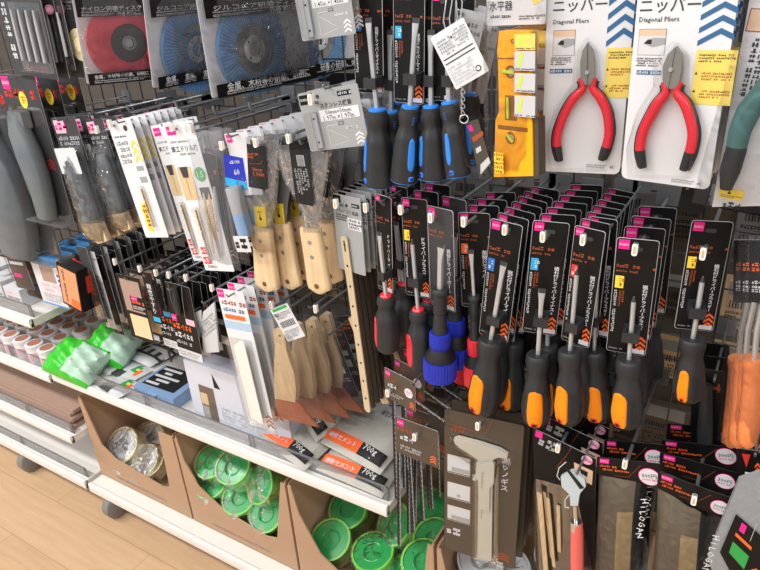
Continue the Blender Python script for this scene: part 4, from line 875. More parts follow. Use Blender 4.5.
# ---------------------------------------------------------------- drill bit cards
def bitcard(tl, tr, bl, y, label, n, title, style, pitch=.02, dx=0):
    fr = Fr(tl, tr, bl, y, y); l = fr.l; w, h = fr.w, fr.h; e = empty('drill_bit_card', fr.m)
    b = MB(); b.prism(rrect(0, -h, w, 0, .003), 0, .0012, 'white', 'lgrey')
    if style == 'B':
        b.logo(w * .08, -h * .02, w * .3, h * .055); b.prism(circ(w * .8, -h * .05, w * .1), -.0006, -.0004, 'lgrey'); b.scrib(w * .1, -h * .13, w * .7, -h * .11, 'grey', 1); b.text(title, w * .5, -h * .165, w=w * .86, m='darkgrey'); b.scrib(w * .3, -h * .21, w * .8, -h * .19, 'grey', 1)
        b.rect(w * .05, -h * .5, w * .52, -h * .28, 'tan'); b.prism([(w * .15, -h * .28), (w * .42, -h * .28), (w * .38, -h * .35), (w * .2, -h * .35)], -.0009, -.0006, 'darkgrey'); b.line([(w * .28, -h * .35), (w * .28, -h * .48)], .0008, 'gold', -.001)
        b.prism(circ(w * .78, -h * .335, w * .17), -.0007, -.0005, 'green'); b.text('1.5', w * .78, -h * .335, w=w * .2, m='white', y=-.0009); b.rect(w * .62, -h * .5, w * .94, -h * .42, 'darkgrey'); b.vtext(title[:5], w * .82, -h * .53, w * .14, 'darkgrey', zbot=-h * .72)
        for zz in (.83, .9): b.rect(w * .06, -h * (zz + .05), w * .32, -h * zz, 'red', -.0005); b.scrib(w * .08, -h * (zz + .045), w * .3, -h * (zz + .005), 'white', 1, -.0008)
        b.text('DAISO', w * .3, -h * .97, w=w * .3, m='darkgrey')
    else:
        b.prism(circ(w * .68, -h * .07, w * .08), -.0006, -.0004, 'darkgrey'); b.scrib(w * .1, -h * .14, w * .6, -h * .12, 'darkgrey', 1); b.scrib(w * .1, -h * .36, w * .6, -h * .16, 'grey', 4)
        b.chev(w * .82, -h * .36, w * .3, h * .2, 'ylabel')
        b.rect(w * .6, -h * .42, w * .9, -h * .38, 'grey'); b.rect(w * .6, -h * .52, w * .9, -h * .47, 'grey'); b.rect(w * .25, -h * .94, w * .5, -h * .7, 'yellow', -.0004); b.scrib(w * .27, -h * .93, w * .48, -h * .71, 'rust', 1, -.0007, vert=True)
    b.build('card', e)
    for k, xx in enumerate(((.35, .72) if style == 'B' else (.6,))):
        b = MB(); x = w * xx; z0, z1 = -h * .56, -h * .9; N = 40; pts = []
        b.lathe([(0, z0), (.0012, z0 - .003), (.0012, z1), (0, z1)], 'gold', 8, (x, -.005, 0))
        for sgn in (0, PI): b.tube([(x + .0016 * math.cos(t * .9 + sgn), -.005 + .0016 * math.sin(t * .9 + sgn), z0 - .002 + (z1 - z0) * .6 * t / N) for t in range(N + 1)], .0008, 'gold', 5)
        b.lathe([(.0019, sm(z0, z1, .62)), (.0019, z1)], 'steel', 8, (x, -.005, 0)); b.build('drill_bit', e)
        b = MB(); b.prism(rrect(x - .005, z1 - .004, x + .005, z0 + .004, .004), -.011, -.001, 'blister'); b.build('blister', e)
    tag(e, label, 'drill bit', 'white carded drill bits'); row(e, n, pitch, .015, dx=dx); return e
bitcard((107, 122), (130, 118), (138, 237), .80, 'long white drill bit card with yellow chevrons, left one', 7, '', 'A', .018)
bitcard((150, 126), (172, 122), (171, 257), .83, 'white drill bit card partly hidden behind the green circle one', 3, '鉄工ドリル刃', 'B')
bitcard((162, 124), (192, 120), (187, 267), .795, 'white drill bit card with green circle and pink logo, front', 0, '鉄工ドリル刃', 'B')
hook(110, 124, .79, label='steel display hook carrying the left drill bit cards'); hook(172, 127, .785, label='steel display hook carrying the green circle drill bit cards'); hook(191, 129, .79, label='steel display hook carrying the bagged small files'); hook(222, 146, .79, label='steel display hook carrying the blue labelled rolls')
hook(256, 143, .785, label='steel display hook carrying the left scrapers'); hook(289, 139, .785, label='steel display hook carrying the right scraper'); hook(97, 130, .8, label='steel display hook carrying the bagged brushes')
# bagged files
fr = Fr((189, 128), (222, 132), (206, 262), .805, .805); l = fr.l; w, h = fr.w, fr.h; e = empty('file_pack', fr.m)
b = MB(); b.prism(rrect(0, -h * .98, w * .7, -h * .16, .003), .0, .0008, 'black', 'lgrey'); b.logo(w * .06, -h * .18, w * .18); b.scrib(w * .08, -h * .34, w * .6, -h * .26, 'rust', 2); b.rect(w * .06, -h * .97, w * .3, -h * .78, 'offwhite'); b.chev(w * .45, -h * .97, w * .3, h * .07, 'offwhite', n=2); b.build('card', e)
for k, (x0, c) in enumerate(((.25, 'tan'), (.42, 'wood'), (.58, 'steel'))):
    b = MB(); b.tube([(w * x0, -.006, -h * .38), (w * x0 + .001, -.008, -h * .5), (w * (x0 + .03), -.008, -h * .88)], [.003, .005, .0035], c, 12); b.build('file', e)
b = MB(); bulge_bag(b, w, h, .04, 'milky', 0, 0, 10, 12, ysh=-.002, back=False, crink=.0015, pw=.3); b.build('plastic_bag', e)
tag(e, 'bagged small files with wooden handles on a black card', 'file set', 'bagged files'); row(e, 7, .028, .015)
# blue labelled roll
fr = Fr((224, 134), (247, 131), (236, 250), .80, .80); l = fr.l; w, h = fr.w, fr.h; e = empty('sanding_roll_pack', fr.m)
b = MB(); b.prism(rrect(0, -h * .5, w, 0, .002), 0, .0008, 'offwhite'); b.logo(w * .05, -.002, w * .25)
q = [l(*p) for p in ((224, 154), (243, 158), (248, 190), (226, 185))]; b.flat(q, -.0005, 'navyb'); b.flat([l(*p) for p in ((225, 177), (246.5, 182), (248, 190), (226, 185))], -.0007, 'sky'); x, z = l(235, 162); b.scrib(x - .012, z - .004, x + .012, z + .004, 'white', 1, -.001); x, z = l(237, 172); b.text('60', x, z, w=.014, m='white', y=-.001); b.build('header_card', e)
b = MB(); x, z = l(241, 212, .01); b.lathe([(0, -.045), (.014, -.045), (.015, -.043), (.015, .045), (.014, .047), (0, .047)], 'grey', 24, (x, -.012, z)); b.lathe([(.0153, -.04), (.0153, .0)], 'icebl', 24, (x, -.012, z)); b.build('roll', e)
b = MB(); x0, z0 = l(233, 236, .028); x1, z1 = l(252, 252, .028); b.prism(rrect(x0, z1, x1, z0, .002), -.029, -.028, 'offwhite'); b.scrib(x0 + .002, z1 + .002, x1 - .002, z0 - .002, 'blackm', 1, -.0293); b.build('label', e)
b = MB(); bulge_bag(b, w * 1.1, h * .66, .05, 'wrapl', 0, -h * .34, 8, 10, ysh=0, back=False, crink=.0015); b.build('plastic_bag', e)
tag(e, 'grey roll under a royal blue label marked 60, in clear bag', 'sanding roll', 'blue labelled sanding rolls'); row(e, 6, .03, .02)
# ---------------------------------------------------------------- scrapers with wooden handles
def scraper(y, h0, h1, h2, h3, blade, lab, label, n=0, stick=None, card=None, bc='steeld', pitch=.045):
    """h0,h1 top corners of the handle, h2,h3 bottom corners, blade polygon, all measured on the plane y"""
    fr = Fr((h0[0], h0[1] - 80), (h1[0], h0[1] - 80), (h0[0], h0[1]), y, y); l = fr.l; e = empty('scraper', fr.m)
    a0, a1, a2, a3 = [Vector(l(*p)) for p in (h0, h1, h2, h3)]; t = (a0 + a1) / 2; bt = (a2 + a3) / 2; mm, L = axis_m(t.x, t.y, bt.x, bt.y, 0); w0 = (a1 - a0).length / 2; w1 = (a3 - a2).length / 2
    b = MB(); b.X = mm; N = 22; secs = []
    for i in range(15):
        q = i / 14; w = sm(w0, w1, q) * (1 - .05 * math.sin(q * PI)); 
        if q > .88: w *= math.sqrt(max(.02, 1 - ((q - .88) / .125) ** 2))
        th = .0085 * (1 if q > .05 else .8) * (1 if q < .93 else .75)
        secs.append((w, th, -q * L))
    vs = []
    for w, th, z in secs:
        for k in range(N):
            A = 2 * PI * k / N; c_, s_ = math.cos(A), math.sin(A); vs.append((w * math.copysign(abs(c_) ** .45, c_), th * math.copysign(abs(s_) ** .6, s_), z))
    b.add(vs, [(i * N + k, i * N + (k + 1) % N, (i + 1) * N + (k + 1) % N, (i + 1) * N + k) for i in range(14) for k in range(N)] + [tuple(range(N)), tuple(range(14 * N, 15 * N))], 'wood2'); hd = b.build('handle', e)
    b = MB(); b.X = mm
    for q in (.2, .42): b.lathe([(0, -.0092), (.0034, -.0094), (.0038, -.0088), (.0038, -.006)], 'steeld', 14, (0, 0, -q * L), 'y')
    b.build('rivets', hd)
    b = MB(); b.X = mm; b.lathe([(.0048, -.0094), (.004, -.0091), (.0036, -.006), (0, -.006)], mat('hole_shadow', '6a4a2c', .7), 16, (0, 0, -.87 * L), 'y'); b.build('hanging_hole', hd)
    b = MB(); b.prism([l(*p) for p in blade], -.0006, .0006, bc); b.build('blade', e)
    if stick:
        q = [l(*p) for p in stick]; b = MB(); b.prism(q, -.0035, -.003, 'yellow'); x = (q[0][0] + q[2][0]) / 2; z = (q[0][1] + q[2][1]) / 2; b.prism(circ(x, z - .004, .0028, 12, .0035), -.0038, -.0035, 'blackm'); b.rect(x - .001, z - .004, x + .001, z + .006, 'blackm', -.0038); b.scrib(x - .005, z + .007, x + .005, z + .011, 'blackm', 1, -.0038); b.build('warning_sticker', e)
    if card:
        q = [l(*p) for p in card]; b = MB(); b.prism(q, -.006, -.0055, 'black')
        c0 = sum((Vector(p) for p in q), Vector((0, 0))) / 4; W = (Vector(q[1]) - Vector(q[0])).length
        if lab == 'orange':
            b.scrib(c0.x - W * .4, c0.y + .015, c0.x + W * .2, c0.y + .025, 'orange', 2, -.0063); b.text('50mm', c0.x + .001, c0.y - .004, w=W * .55, m='orange', y=-.0063); b.text('1.96in', c0.x + .002, c0.y - .012, w=W * .6, m='orange', y=-.0063); b.line([(c0.x - W * .4, c0.y + .006), (c0.x + W * .3, c0.y + .006), (c0.x + W * .4, c0.y + .012)], .0005, 'orange', -.0063)
        else:
            b.rect(c0.x - W * .1, c0.y + .012, c0.x + W * .3, c0.y + .03, 'offwhite', -.0062)
            for k in range(8): b.rect(c0.x - W * .06, c0.y + .013 + k * .002, c0.x + W * .26, c0.y + .0138 + k * .002, 'darkgrey', -.0064)
            b.scrib(c0.x - W * .35, c0.y - .032, c0.x + W * .38, c0.y + .008, 'lgrey', 5, -.0062, vert=True)
        b.build('label_card', e)
        b = MB(); q = [l(*p, .008) for p in blade]; c1 = sum((Vector(p) for p in q), Vector((0, 0))) / len(q); b.prism([tuple(c1 + (Vector(p) - c1) * 1.06) for p in q], -.009, -.003, 'wrapl'); b.build('clear_sleeve', e)
    tag(e, label, 'scraper', 'wooden handled scrapers' if n else None)
    if n: row(e, n, pitch, .03)
scraper(.80, (301, 228), (320, 227), (310, 294), (332, 291), [(277, 152), (329, 152), (327, 170), (319.5, 212), (319, 230), (304, 230), (302, 212), (284, 178)], 'grey', 'front scraper with wooden handle and flared grey blade behind a barcode label', 2, None, [(291, 142), (309, 138), (315, 205), (298, 202)])
scraper(.805, (253, 227), (271, 226), (257, 291), (280, 289), [(247, 140), (279, 140), (274, 205), (269, 229), (257, 229), (254, 205)], 'orange', 'leftmost wooden handled scraper with orange printed black label', 1, [(255, 206), (266.5, 206), (268, 226), (257, 226)], [(249, 143), (267, 146), (268.5, 189), (251, 186)])
scraper(.83, (272, 223), (290, 222), (281, 289), (303, 287), [(262, 145), (296, 145), (288, 205), (286, 225), (275, 225), (272, 205)], 'grey', 'middle wooden handled scraper with yellow hand sticker', 1, [(273.5, 203), (284.5, 203), (286, 223), (276, 223)])
# ---------------------------------------------------------------- grey cards with perforated flat bars
fr = Fr((332, 193), (360, 199), (339, 268), .82); l = fr.l; w, h = fr.w, fr.h; e = empty('perforated_bar_card', fr.m)
b = MB(); b.prism(rrect(0, -h, w, 0, .003), 0, .0012, 'grey', 'lgrey'); b.rect(w * .02, -h * .10, w * .3, -h * .01, 'black'); b.rect(w * .68, -h * .13, w * .95, -h * .08, 'black'); b.scrib(w * .7, -h * .12, w * .93, -h * .09, 'white', 1, -.0008); b.text('ジョイント金具', w * .5, -h * .2, w=w * .8, m='darkgrey'); b.scrib(w * .08, -h * .33, w * .5, -h * .24, 'darkgrey', 3); b.rect(w * .5, -h * .42, w * .98, -h * .27, 'offwhite'); b.scrib(w * .54, -h * .41, w * .95, -h * .28, 'darkgrey', 3, -.0008)
b.prism(circ(w * .5, -h * .12, .0025), -.0005, -.0003, 'black'); b.build('card', e)
a = l(344, 238, .004); c = l(368, 412, .004); dx, dz = c[0] - a[0], c[1] - a[1]; L = math.hypot(dx, dz); mm, L = axis_m(a[0], a[1], c[0], c[1], -.004)
b = MB(); b.X = mm; b.prism(rrect(-.0075, -L, .0075, .004, .0072, 6), -.001, .001, mat('bar_lit', 'cfc0a0', .4, metal=.3))  # cream tone puts the bar's reflection into its colour
for k in range(9): b.prism(circ(0, -.012 - k * (L - .02) / 8.6, .0023, 12), -.0013, -.001, 'blackm')
b.prism(rrect(-.0014, -.024, .0014, -.004, .0013), -.0014, -.001, 'blackm'); b.build('perforated_bar', e)
tag(e, 'grey card with a long cream perforated metal bar hanging below', 'metal bar', 'grey carded perforated bars')
M['bar_dark'] = mat('bar_dark', '2a2622', .45, metal=.3)  # same bar without the painted reflection, for the rear copies
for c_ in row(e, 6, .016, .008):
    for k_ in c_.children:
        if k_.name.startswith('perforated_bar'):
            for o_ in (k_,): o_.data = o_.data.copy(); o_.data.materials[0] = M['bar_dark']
hook(336, 204, .8, label='steel display hook carrying the grey perforated bar cards')

for k, (px, py) in enumerate([(92, 112), (128, 110), (176, 106), (214, 112), (250, 108)]):
    hook(px, py, .84, label='empty long steel hook below the bagged discs, %s from the left' % ['first', 'second', 'third', 'fourth', 'fifth'][k], cap=False)
# ---------------------------------------------------------------- middle left row
for (x, y), nm in zip([(115, 262), (140, 269), (156, 273), (169, 275), (186, 278), (212, 288), (272, 305), (316, 309)],
                      ['the framed tan sample pack', 'the narrow black pack', 'the long black pin', 'the black cords', 'the rightmost black packs', 'the white spatula packs', 'the bagged putty knives', 'nothing, right of the knives']):
    hook(x, y, .8, label='steel display hook of the middle left row carrying ' + nm)
def pbox(tl, tr, bl, y, depth, front, top, side, label, name='carton_pack', deco=None, n=0, cat='box', pitch=.05, yaw0=True):
    fr = Fr(tl, tr, bl, y, y if yaw0 else None); l = fr.l; w, h = fr.w, fr.h; e = empty(name, fr.m)
    b = MB(); b.box(0, w, 0, depth, -h, 0, side); b.flat([(0, -h), (w, -h), (w, 0), (0, 0)], -.0003, front)
    b.add([(0, 0, .0003), (w, 0, .0003), (w, depth, .0003), (0, depth, .0003)], [(0, 1, 2, 3)], top)
    if deco: deco(b, w, h, depth)
    b.build('carton', e); b = MB(); b.prism(rrect(w * .35, -.002, w * .65, .018, .003), depth * .5, depth * .5 + .001, 'blister' if n < 0 else front); b.build('hang_tab', e)
    tag(e, label, cat)
    if n > 0: row(e, n, pitch, .01)
    return e
def dblue(b, w, h, d):
    b.rect(0, -h * .12, w, 0, 'bluebox'); b.rect(w * .3, -h * .5, w * .82, -h * .17, 'board'); b.scrib(w * .15, -h * .72, w * .85, -h * .53, 'palepink', 2); b.scrib(w * .15, -h * .93, w * .85, -h * .75, 'grey', 4); b.rect(0, -h, w, -h * .965, 'bluebox')
    for k in range(6): b.rect(w * .9, -h * .35 - k * h * .1, w * .97, -h * .30 - k * h * .1, 'navyb')
pbox((28, 254), (54, 260), (51, 303), .80, .05, 'offwhite', 'bluebox', 'offwhite', 'white box with sky blue top and a brown photo window', deco=dblue, n=2, pitch=.065)
def dork(b, w, h, d):
    b.rect(w * .05, -h * .95, w * .95, -h * .06, mat('peach_print', 'd8956c', .5)); b.scrib(w * .2, -h * .9, w * .35, -h * .1, 'darkgrey', 1, -.0008, vert=True); b.rect(w * .5, -h * .96, w * .95, -h * .75, 'orange', -.0007)
    b.add([(w * .2, d * .45, .0006), (w * .85, d * .45, .0006), (w * .85, d * .55, .0006), (w * .2, d * .55, .0006)], [(0, 1, 2, 3)], 'red')
    b.add([(w + .0005, d * .3, -h * .2), (w + .0005, d * .5, -h * .2), (w + .0005, d * .5, -h * .6), (w + .0005, d * .3, -h * .6)], [(0, 1, 2, 3)], 'red')
pbox((56, 262), (76, 272), (76, 306), .79, .07, 'black', 'blackm', 'black', 'black box with peach front print right of the blue topped one', deco=dork, n=1, pitch=.08)
# packs at far left, brown and pale in film
def fpack(tl, tr, bl, y, c, label, n, nm='small_pack', cols=('pink', 'rust', 'navyb'), pitch=.03, cat='package', filmt='film', t=.03):
    fr = Fr(tl, tr, bl, y, y); w, h = fr.w, fr.h; e = empty(nm, fr.m); b = MB(); b.prism(rrect(0, -h, w, 0, .003), 0, .001, c, 'lgrey')
    rg = random.Random(int(tl[0] * 7 + tl[1])); z = -h * .08
    for k in range(5):
        hh = h * rg.uniform(.05, .12); q = rg.choice(cols + ('offwhite',))
        if rg.random() < .5: b.rect(w * .1, z - hh, w * rg.uniform(.5, .9), z, q)
        else: b.scrib(w * .08, z - hh, w * .9, z, q, 2, seed=k)
        z -= hh + h * .06
    b.build('card', e); b = MB(); bulge_bag(b, w, h, t, filmt, 0, 0, 8, 10, ysh=-.002, back=False, crink=.0012); b.build('plastic_bag', e)
    tag(e, label, cat)
    if n: row(e, n, pitch, .03)
    return e
fpack((1, 244), (18, 246), (11, 285), .80, 'olive', 'dark filmy small pack at the left edge above the shelf', 2); fpack((14, 252), (30, 256), (32, 296), .83, 'blackm', 'dark small pack beside the blue topped box', 2)
# row of slim silver and black packs right of the boxes
for k, (x, lab, c) in enumerate([(86, 'slim dark pack immediately right of the black and peach box', 'darkgrey'), (94, 'slim silvery pack, second right of the black box', 'lgrey'), (102, 'slim white edged black pack left of the framed tan sample', 'black')]):
    fr = Fr((x - 10, 246 + k * 4), (x, 248 + k * 4), (x + 6, 318 + k * 6), .82 + .01 * k, .82 + .01 * k); w, h = fr.w, fr.h; e = empty('slim_pack', fr.m)
    b = MB(); b.prism(rrect(0, -h, w, 0, .003), 0, .001, c, 'lgrey'); b.scrib(w * .2, -h * .8, w * .8, -h * .3, 'rust' if c != 'lgrey' else 'grey', 1, vert=True); b.build('card', e)
    b = MB(); b.prism(rrect(w * .1, -h * .95, w * .9, -h * .3, .004), -.01, -.001, 'blister'); b.build('blister', e); tag(e, lab, 'package', 'slim packs'); row(e, 5, .035, .03)
# silvery hanging clutter of blades above (sheets behind)
# framed tan sample
fr = Fr((115, 273), (139, 279), (128, 335), .80, .80); w, h = fr.w, fr.h; e = empty('sandpaper_pack', fr.m)
b = MB(); b.prism(rrect(0, -h, w, 0, .002), 0, .001, 'black', 'steeld'); b.rect(w * .12, -h * .55, w * .92, -h * .06, 'board', -.0005); b.logo(w * .45, -h * .3, w * .25, h * .07, y=-.0008); b.rect(w * .4, -h * .52, w * .98, -h * .3, 'black', -.0007); b.scrib(w * .44, -h * .42, w * .95, -h * .36, 'orange', 1, -.0009); b.scrib(w * .44, -h * .50, w * .95, -h * .44, 'white', 2, -.0009); b.rect(w * .2, -h * .95, w * .95, -h * .6, 'beige', -.0005); b.build('card', e)
tag(e, 'black framed pack with tan centre on the first middle left hook', 'sandpaper', 'sandpaper packs'); row(e, 7, .03, .02)
fr = Fr((141, 272), (150, 274), (147, 320), .79, .79); w, h = fr.w, fr.h; e = empty('slim_pack', fr.m)
b = MB(); b.prism(rrect(0, -h, w, 0, .002), 0, .002, 'black', 'blackm'); b.vtext('精密やすり', w * .5, -h * .2, w * .5, 'white', zbot=-h * .8); b.rect(w * .1, -h * .96, w * .9, -h * .86, 'sky'); b.build('card', e); tag(e, 'narrow black pack with vertical white writing and blue foot', 'package', 'narrow black packs'); row(e, 8, .027, .02)
# long black rods
for k, (x0, y0, x1, y1, lab) in enumerate([(154, 290, 157, 354, 'long black rod hanging down over the shelf'), (168, 288, 171, 330, 'shorter black hanging rod right of the long one')]):
    fr = Fr((x0 - 4, y0), (x0 + 4, y0 + 2), (x1 - 4, y1), .83, .83); w, h = fr.w, fr.h; e = empty('hanging_file', fr.m); b = MB(); b.tube([(w / 2, 0, 0), (w / 2, 0, -h * .4)], .0045, 'rubber', 10); b.build('handle', e); b = MB(); b.prism([(w * .25, -h * .4), (w * .75, -h * .4), (w * .6, -h), (w * .4, -h)], -.001, .001, 'blackm'); b.build('blade', e); tag(e, lab, 'file'); row(e, 3, .03, .02)
# black packs with orange and pink tags
def tagpack(tl, tr, bl, y, label, n, pitch=.02, dx=0):
    fr = Fr(tl, tr, bl, y, y); w, h = fr.w, fr.h; e = empty('putty_knife_card', fr.m)
    b = MB(); b.prism(rrect(0, -h, w, 0, .003), 0, .0012, 'black', 'grey'); z = -h * .42; b.logo(w * .02, z, w * .2, h * .09); b.rect(w * .6, z - h * .09, w * .95, z - h * .01, 'palepink'); b.scrib(w * .03, z - h * .2, w * .8, z - h * .1, 'orange', 1); b.scrib(w * .03, z - h * .32, w * .9, z - h * .22, 'white', 1); b.scrib(w * .03, z - h * .40, w * .6, z - h * .34, 'lgrey', 1)
    b.rect(0, -h, w, -h * .88, 'offwhite'); b.scrib(w * .05, -h * .98, w * .9, -h * .9, 'grey', 2, -.0008); b.build('card', e)
    b = MB(); b.tube([(w * .5, -.006, -h * .02), (w * .5, -.007, -h * .2), (w * .5, -.006, -h * .38)], [.006, .0075, .005], 'rubber', 12); b.build('handle', e)
    b = MB(); b.tube([(w * .2, -.003, 0), (w * .25, -.006, -h * .2), (w * .32, -.004, -h * .4)], .0008, 'wire', 5); b.tube([(w * .75, -.003, 0), (w * .72, -.006, -h * .2), (w * .66, -.004, -h * .4)], .0008, 'wire', 5); b.build('wire_tie', e)
    tag(e, label, 'putty knife', 'black packs of the middle left row'); row(e, min(n + 2, 8), .028, .03, dx=dx)
tagpack((164, 281), (189, 288), (169, 350), .79, 'front black pack with orange print, pink logo and white foot', 6, .025)
tagpack((150, 279), (168, 284), (158, 342), .82, 'black pack with orange print, left behind the white footed one', 6, .025)
tagpack((127, 276), (146, 281), (134, 332), .86, 'deeper black pack with beige foot beside the framed tan sample', 4, .03)
tagpack((180, 276), (206, 284), (186, 322), .84, 'black pack hanging directly left of the white spatula packs', 6, .025)
# folded white cards
for k, (q, lab) in enumerate([([(186, 316), (201, 310), (203, 352), (196, 358), (188, 343)], 'folded whitish leaflet hanging left of the spatula packs'), ([(203, 312), (214, 302), (219, 352), (206, 353), (199, 348)], 'second folded whitish leaflet touching the spatula pack')]):
    fr = Fr(q[0], q[1], q[3], .80, .80); e = empty('leaflet', fr.m); b = MB(); b.prism([fr.l(*p) for p in q], 0, .002 + .002 * k, 'lgrey'); b.scrib(*fr.l(q[0][0] + 2, q[0][1] + 26), *fr.l(q[1][0] - 2, q[1][1] + 10), 'grey', 5); b.build('sheet', e); tag(e, lab, 'leaflet')
# ---------------------------------------------------------------- plastic spatulas
fr = Fr((216, 288), (243, 292), (229, 416), .79, .79); l = fr.l; w, h = fr.w, fr.h; e = empty('spatula_pack', fr.m)
b = MB(); b.prism(rrect(0, -h, w, 0, .003), 0, .001, 'white', 'lgrey'); b.logo(w * .02, -.001, w * .24); b.scrib(w * .1, -h * .11, w * .9, -h * .07, 'rust', 1); b.scrib(w * .1, -h * .155, w * .8, -h * .12, 'slate', 1); b.prism(rrect(w * .1, -h * .20, w * .85, -h * .17, .002), -.0006, -.0004, 'orange'); b.rect(0, -h * .27, w, -h * .215, mat('powder_blue', 'a9c3d8', .5)); b.scrib(w * .15, -h * .95, w * .35, -h * .75, 'lgrey', 2, vert=True); b.chev(w * .86, -h * .985, w * .26, h * .11, 'rust', n=3)
b.build('card', e)
for k in range(3):
    b = MB(); x = w * (.32 + .16 * k); t = -h * (.38 - .025 * k); b.prism(rrect(x - w * .11, -h * .93, x + w * .11, t, .004), -.006 - .003 * k, -.004 - .003 * k, mat('milk_plastic', 'f4f3ec', .35)); b.build('spatula', e)
b = MB(); b.prism(rrect(w * .06, -h * .97, w * .9, -h * .33, .005), -.014, -.001, 'blister'); b.build('blister', e)
tag(e, 'white carded pack of plastic spatulas with orange oval and chevrons', 'spatula', 'white spatula packs'); row(e, 4, .03, .01)
# photo card hanging beside (brown picture)
fr = Fr((240, 290), (256, 294), (244, 318), .83, .83); e = empty('picture_card', fr.m); b = MB(); b.prism(rrect(0, -fr.h, fr.w, 0, .002), 0, .001, 'board'); b.rect(.002, -fr.h * .9, fr.w * .6, -fr.h * .5, 'flesh'); b.scrib(.002, -fr.h * .4, fr.w * .9, -fr.h * .1, 'lgrey', 3); b.build('card', e); tag(e, 'small brown picture card between spatulas and bagged knives', 'card')
# ---------------------------------------------------------------- bagged copper knives
def copper(dx, dy, y, label, s=1.0, bag=True):
    o = lambda p: (p[0] + dx, p[1] + dy)
    fr = Fr(o((268, 318)), o((300, 318)), o((275, 420)), y, y); l = lambda p, off=0: fr.l(*o(p), off); e = empty('copper_scraper', fr.m)
    hp = [(275, 329), (279, 326), (284, 328), (287, 338), (289, 352), (296, 372), (298, 388), (297, 401), (277, 397), (276, 380), (276, 360), (277, 345)]
    b = MB(); b.prism([l(p, .004) for p in hp], -.010, .002, 'wood2'); hd = b.build('handle', e); b = MB()
    for p, r in (((279.5, 336), .0026), ((280, 344), .0012)): x, z = l(p, .011); b.prism(circ(x, z, r, 14), -.0104, -.0101, mat('hole_shadow', '6a4a2c', .7))
    b.build('hanging_hole', hd)
    b = MB(); b.prism([l(p, .004) for p in ((276, 396), (298, 401), (319, 427), (275, 416))], -.006, -.002, 'copper'); b.build('blade', e)
    b = MB(); bx = [l(p, .014) for p in ((268, 318), (302, 322), (322, 432), (272, 418))]
    # bag as a bulged quad
    n_ = 8; vs = []
    for j in range(n_ + 1):
        for i in range(n_ + 1):
            u, v = i / n_, j / n_; A = Vector(bx[0]).lerp(Vector(bx[1]), u); C = Vector(bx[3]).lerp(Vector(bx[2]), u); q = A.lerp(C, v); bb = (16 * u * (1 - u) * v * (1 - v)) ** .5; vs.append((q.x, -.006 - .014 * bb, q.y))
    b.add(vs, [(j * (n_ + 1) + i, (j + 1) * (n_ + 1) + i, (j + 1) * (n_ + 1) + i + 1, j * (n_ + 1) + i + 1) for j in range(n_) for i in range(n_)], 'wrapl'); b.build('plastic_bag', e)
    tag(e, label, 'putty knife', 'bagged copper bladed putty knives')
copper(0, 0, .79, 'front bagged putty knife with pale wooden handle and copper blade')
copper(17, -4, .83, 'second bagged putty knife, its copper blade right of the front one')
copper(32, -9, .87, 'third bagged putty knife behind, partly hidden by two others'); copper(46, -14, .905, 'rearmost bagged putty knife with copper blade near the perforated bar')
fr = Fr((270, 310), (287, 303), (292, 340), .775, .775); w, h = fr.w, fr.h; e = empty('price_label', fr.m)
b = MB(); b.prism(rrect(0, -h, w, 0, .001), 0, .0005, 'offwhite'); b.rect(w * .1, -h * .1, w * .9, -h * .02, 'green', -.0004); b.scrib(w * .1, -h * .35, w * .9, -h * .15, 'grey', 3)
for k in range(12): b.rect(w * .12 + k * w * .065, -h * .6, w * .15 + k * w * .065 + (k % 3) * .0003, -h * .42, 'darkgrey', -.0004)
b.scrib(w * .1, -h * .92, w * .9, -h * .68, 'grey', 4); b.build('paper', e); b = MB(); b.tube([(w * .1, -.001, 0), (w * .2, -.002, .010), (w * .5, -.002, .016)], .0007, 'wire', 5); b.build('string', e); tag(e, 'small tilted white barcode label hanging before the copper knives', 'label tag')
# dark hanging pack with orange label near the bar, brown sleeves
fpack((316, 330), (332, 328), (325, 395), .9, 'blackm', 'black pack with orange patch behind the copper knives', 2, cols=('orange', 'rust'), filmt='film'); 
fr = Fr((348, 318), (362, 316), (356, 400), .86, .86); e = empty('wooden_stick_pack', fr.m); b = MB(); b.prism(rrect(0, -fr.h, fr.w * .5, 0, .002), 0, .006, 'wood2'); b.build('stick', e); b = MB(); b.prism(rrect(fr.w * .5, -fr.h, fr.w, 0, .002), 0, .006, 'olive'); b.build('card', e); tag(e, 'pale wooden stick pack right behind the perforated bar', 'stick'); row(e, 2, .04, .01)
# ---------------------------------------------------------------- things on the middle shelf (z .55)
ZS = .5505
def pos(px, py, z): return PZ(px, py, z)
# big pale box standing on the shelf
p0 = Vector((-1.118, .845, ZS)); e = empty('paper_sleeve_box', Matrix.Translation(p0)); b = MB(); b.box(0, .31, 0, .05, 0, .165, 'lav'); b.rect(.035, .004, .085, .105, mat('photo_dark', '6b5c52', .5), -.0004)
b.rect(.037, .05, .06, .083, 'tan', -.0007); b.rect(.062, .04, .083, .06, 'khaki', -.0007); b.rect(.037, .01, .058, .045, 'grey', -.0007); b.scrib(.1, .02, .27, .06, 'lgrey', 4); b.flat([(.09, .15), (.09, .11), (.11, .11)], -.0004, 'blackm'); b.build('carton', e); tag(e, 'tall pale lavender box with a dark photo standing on the steel shelf', 'box')
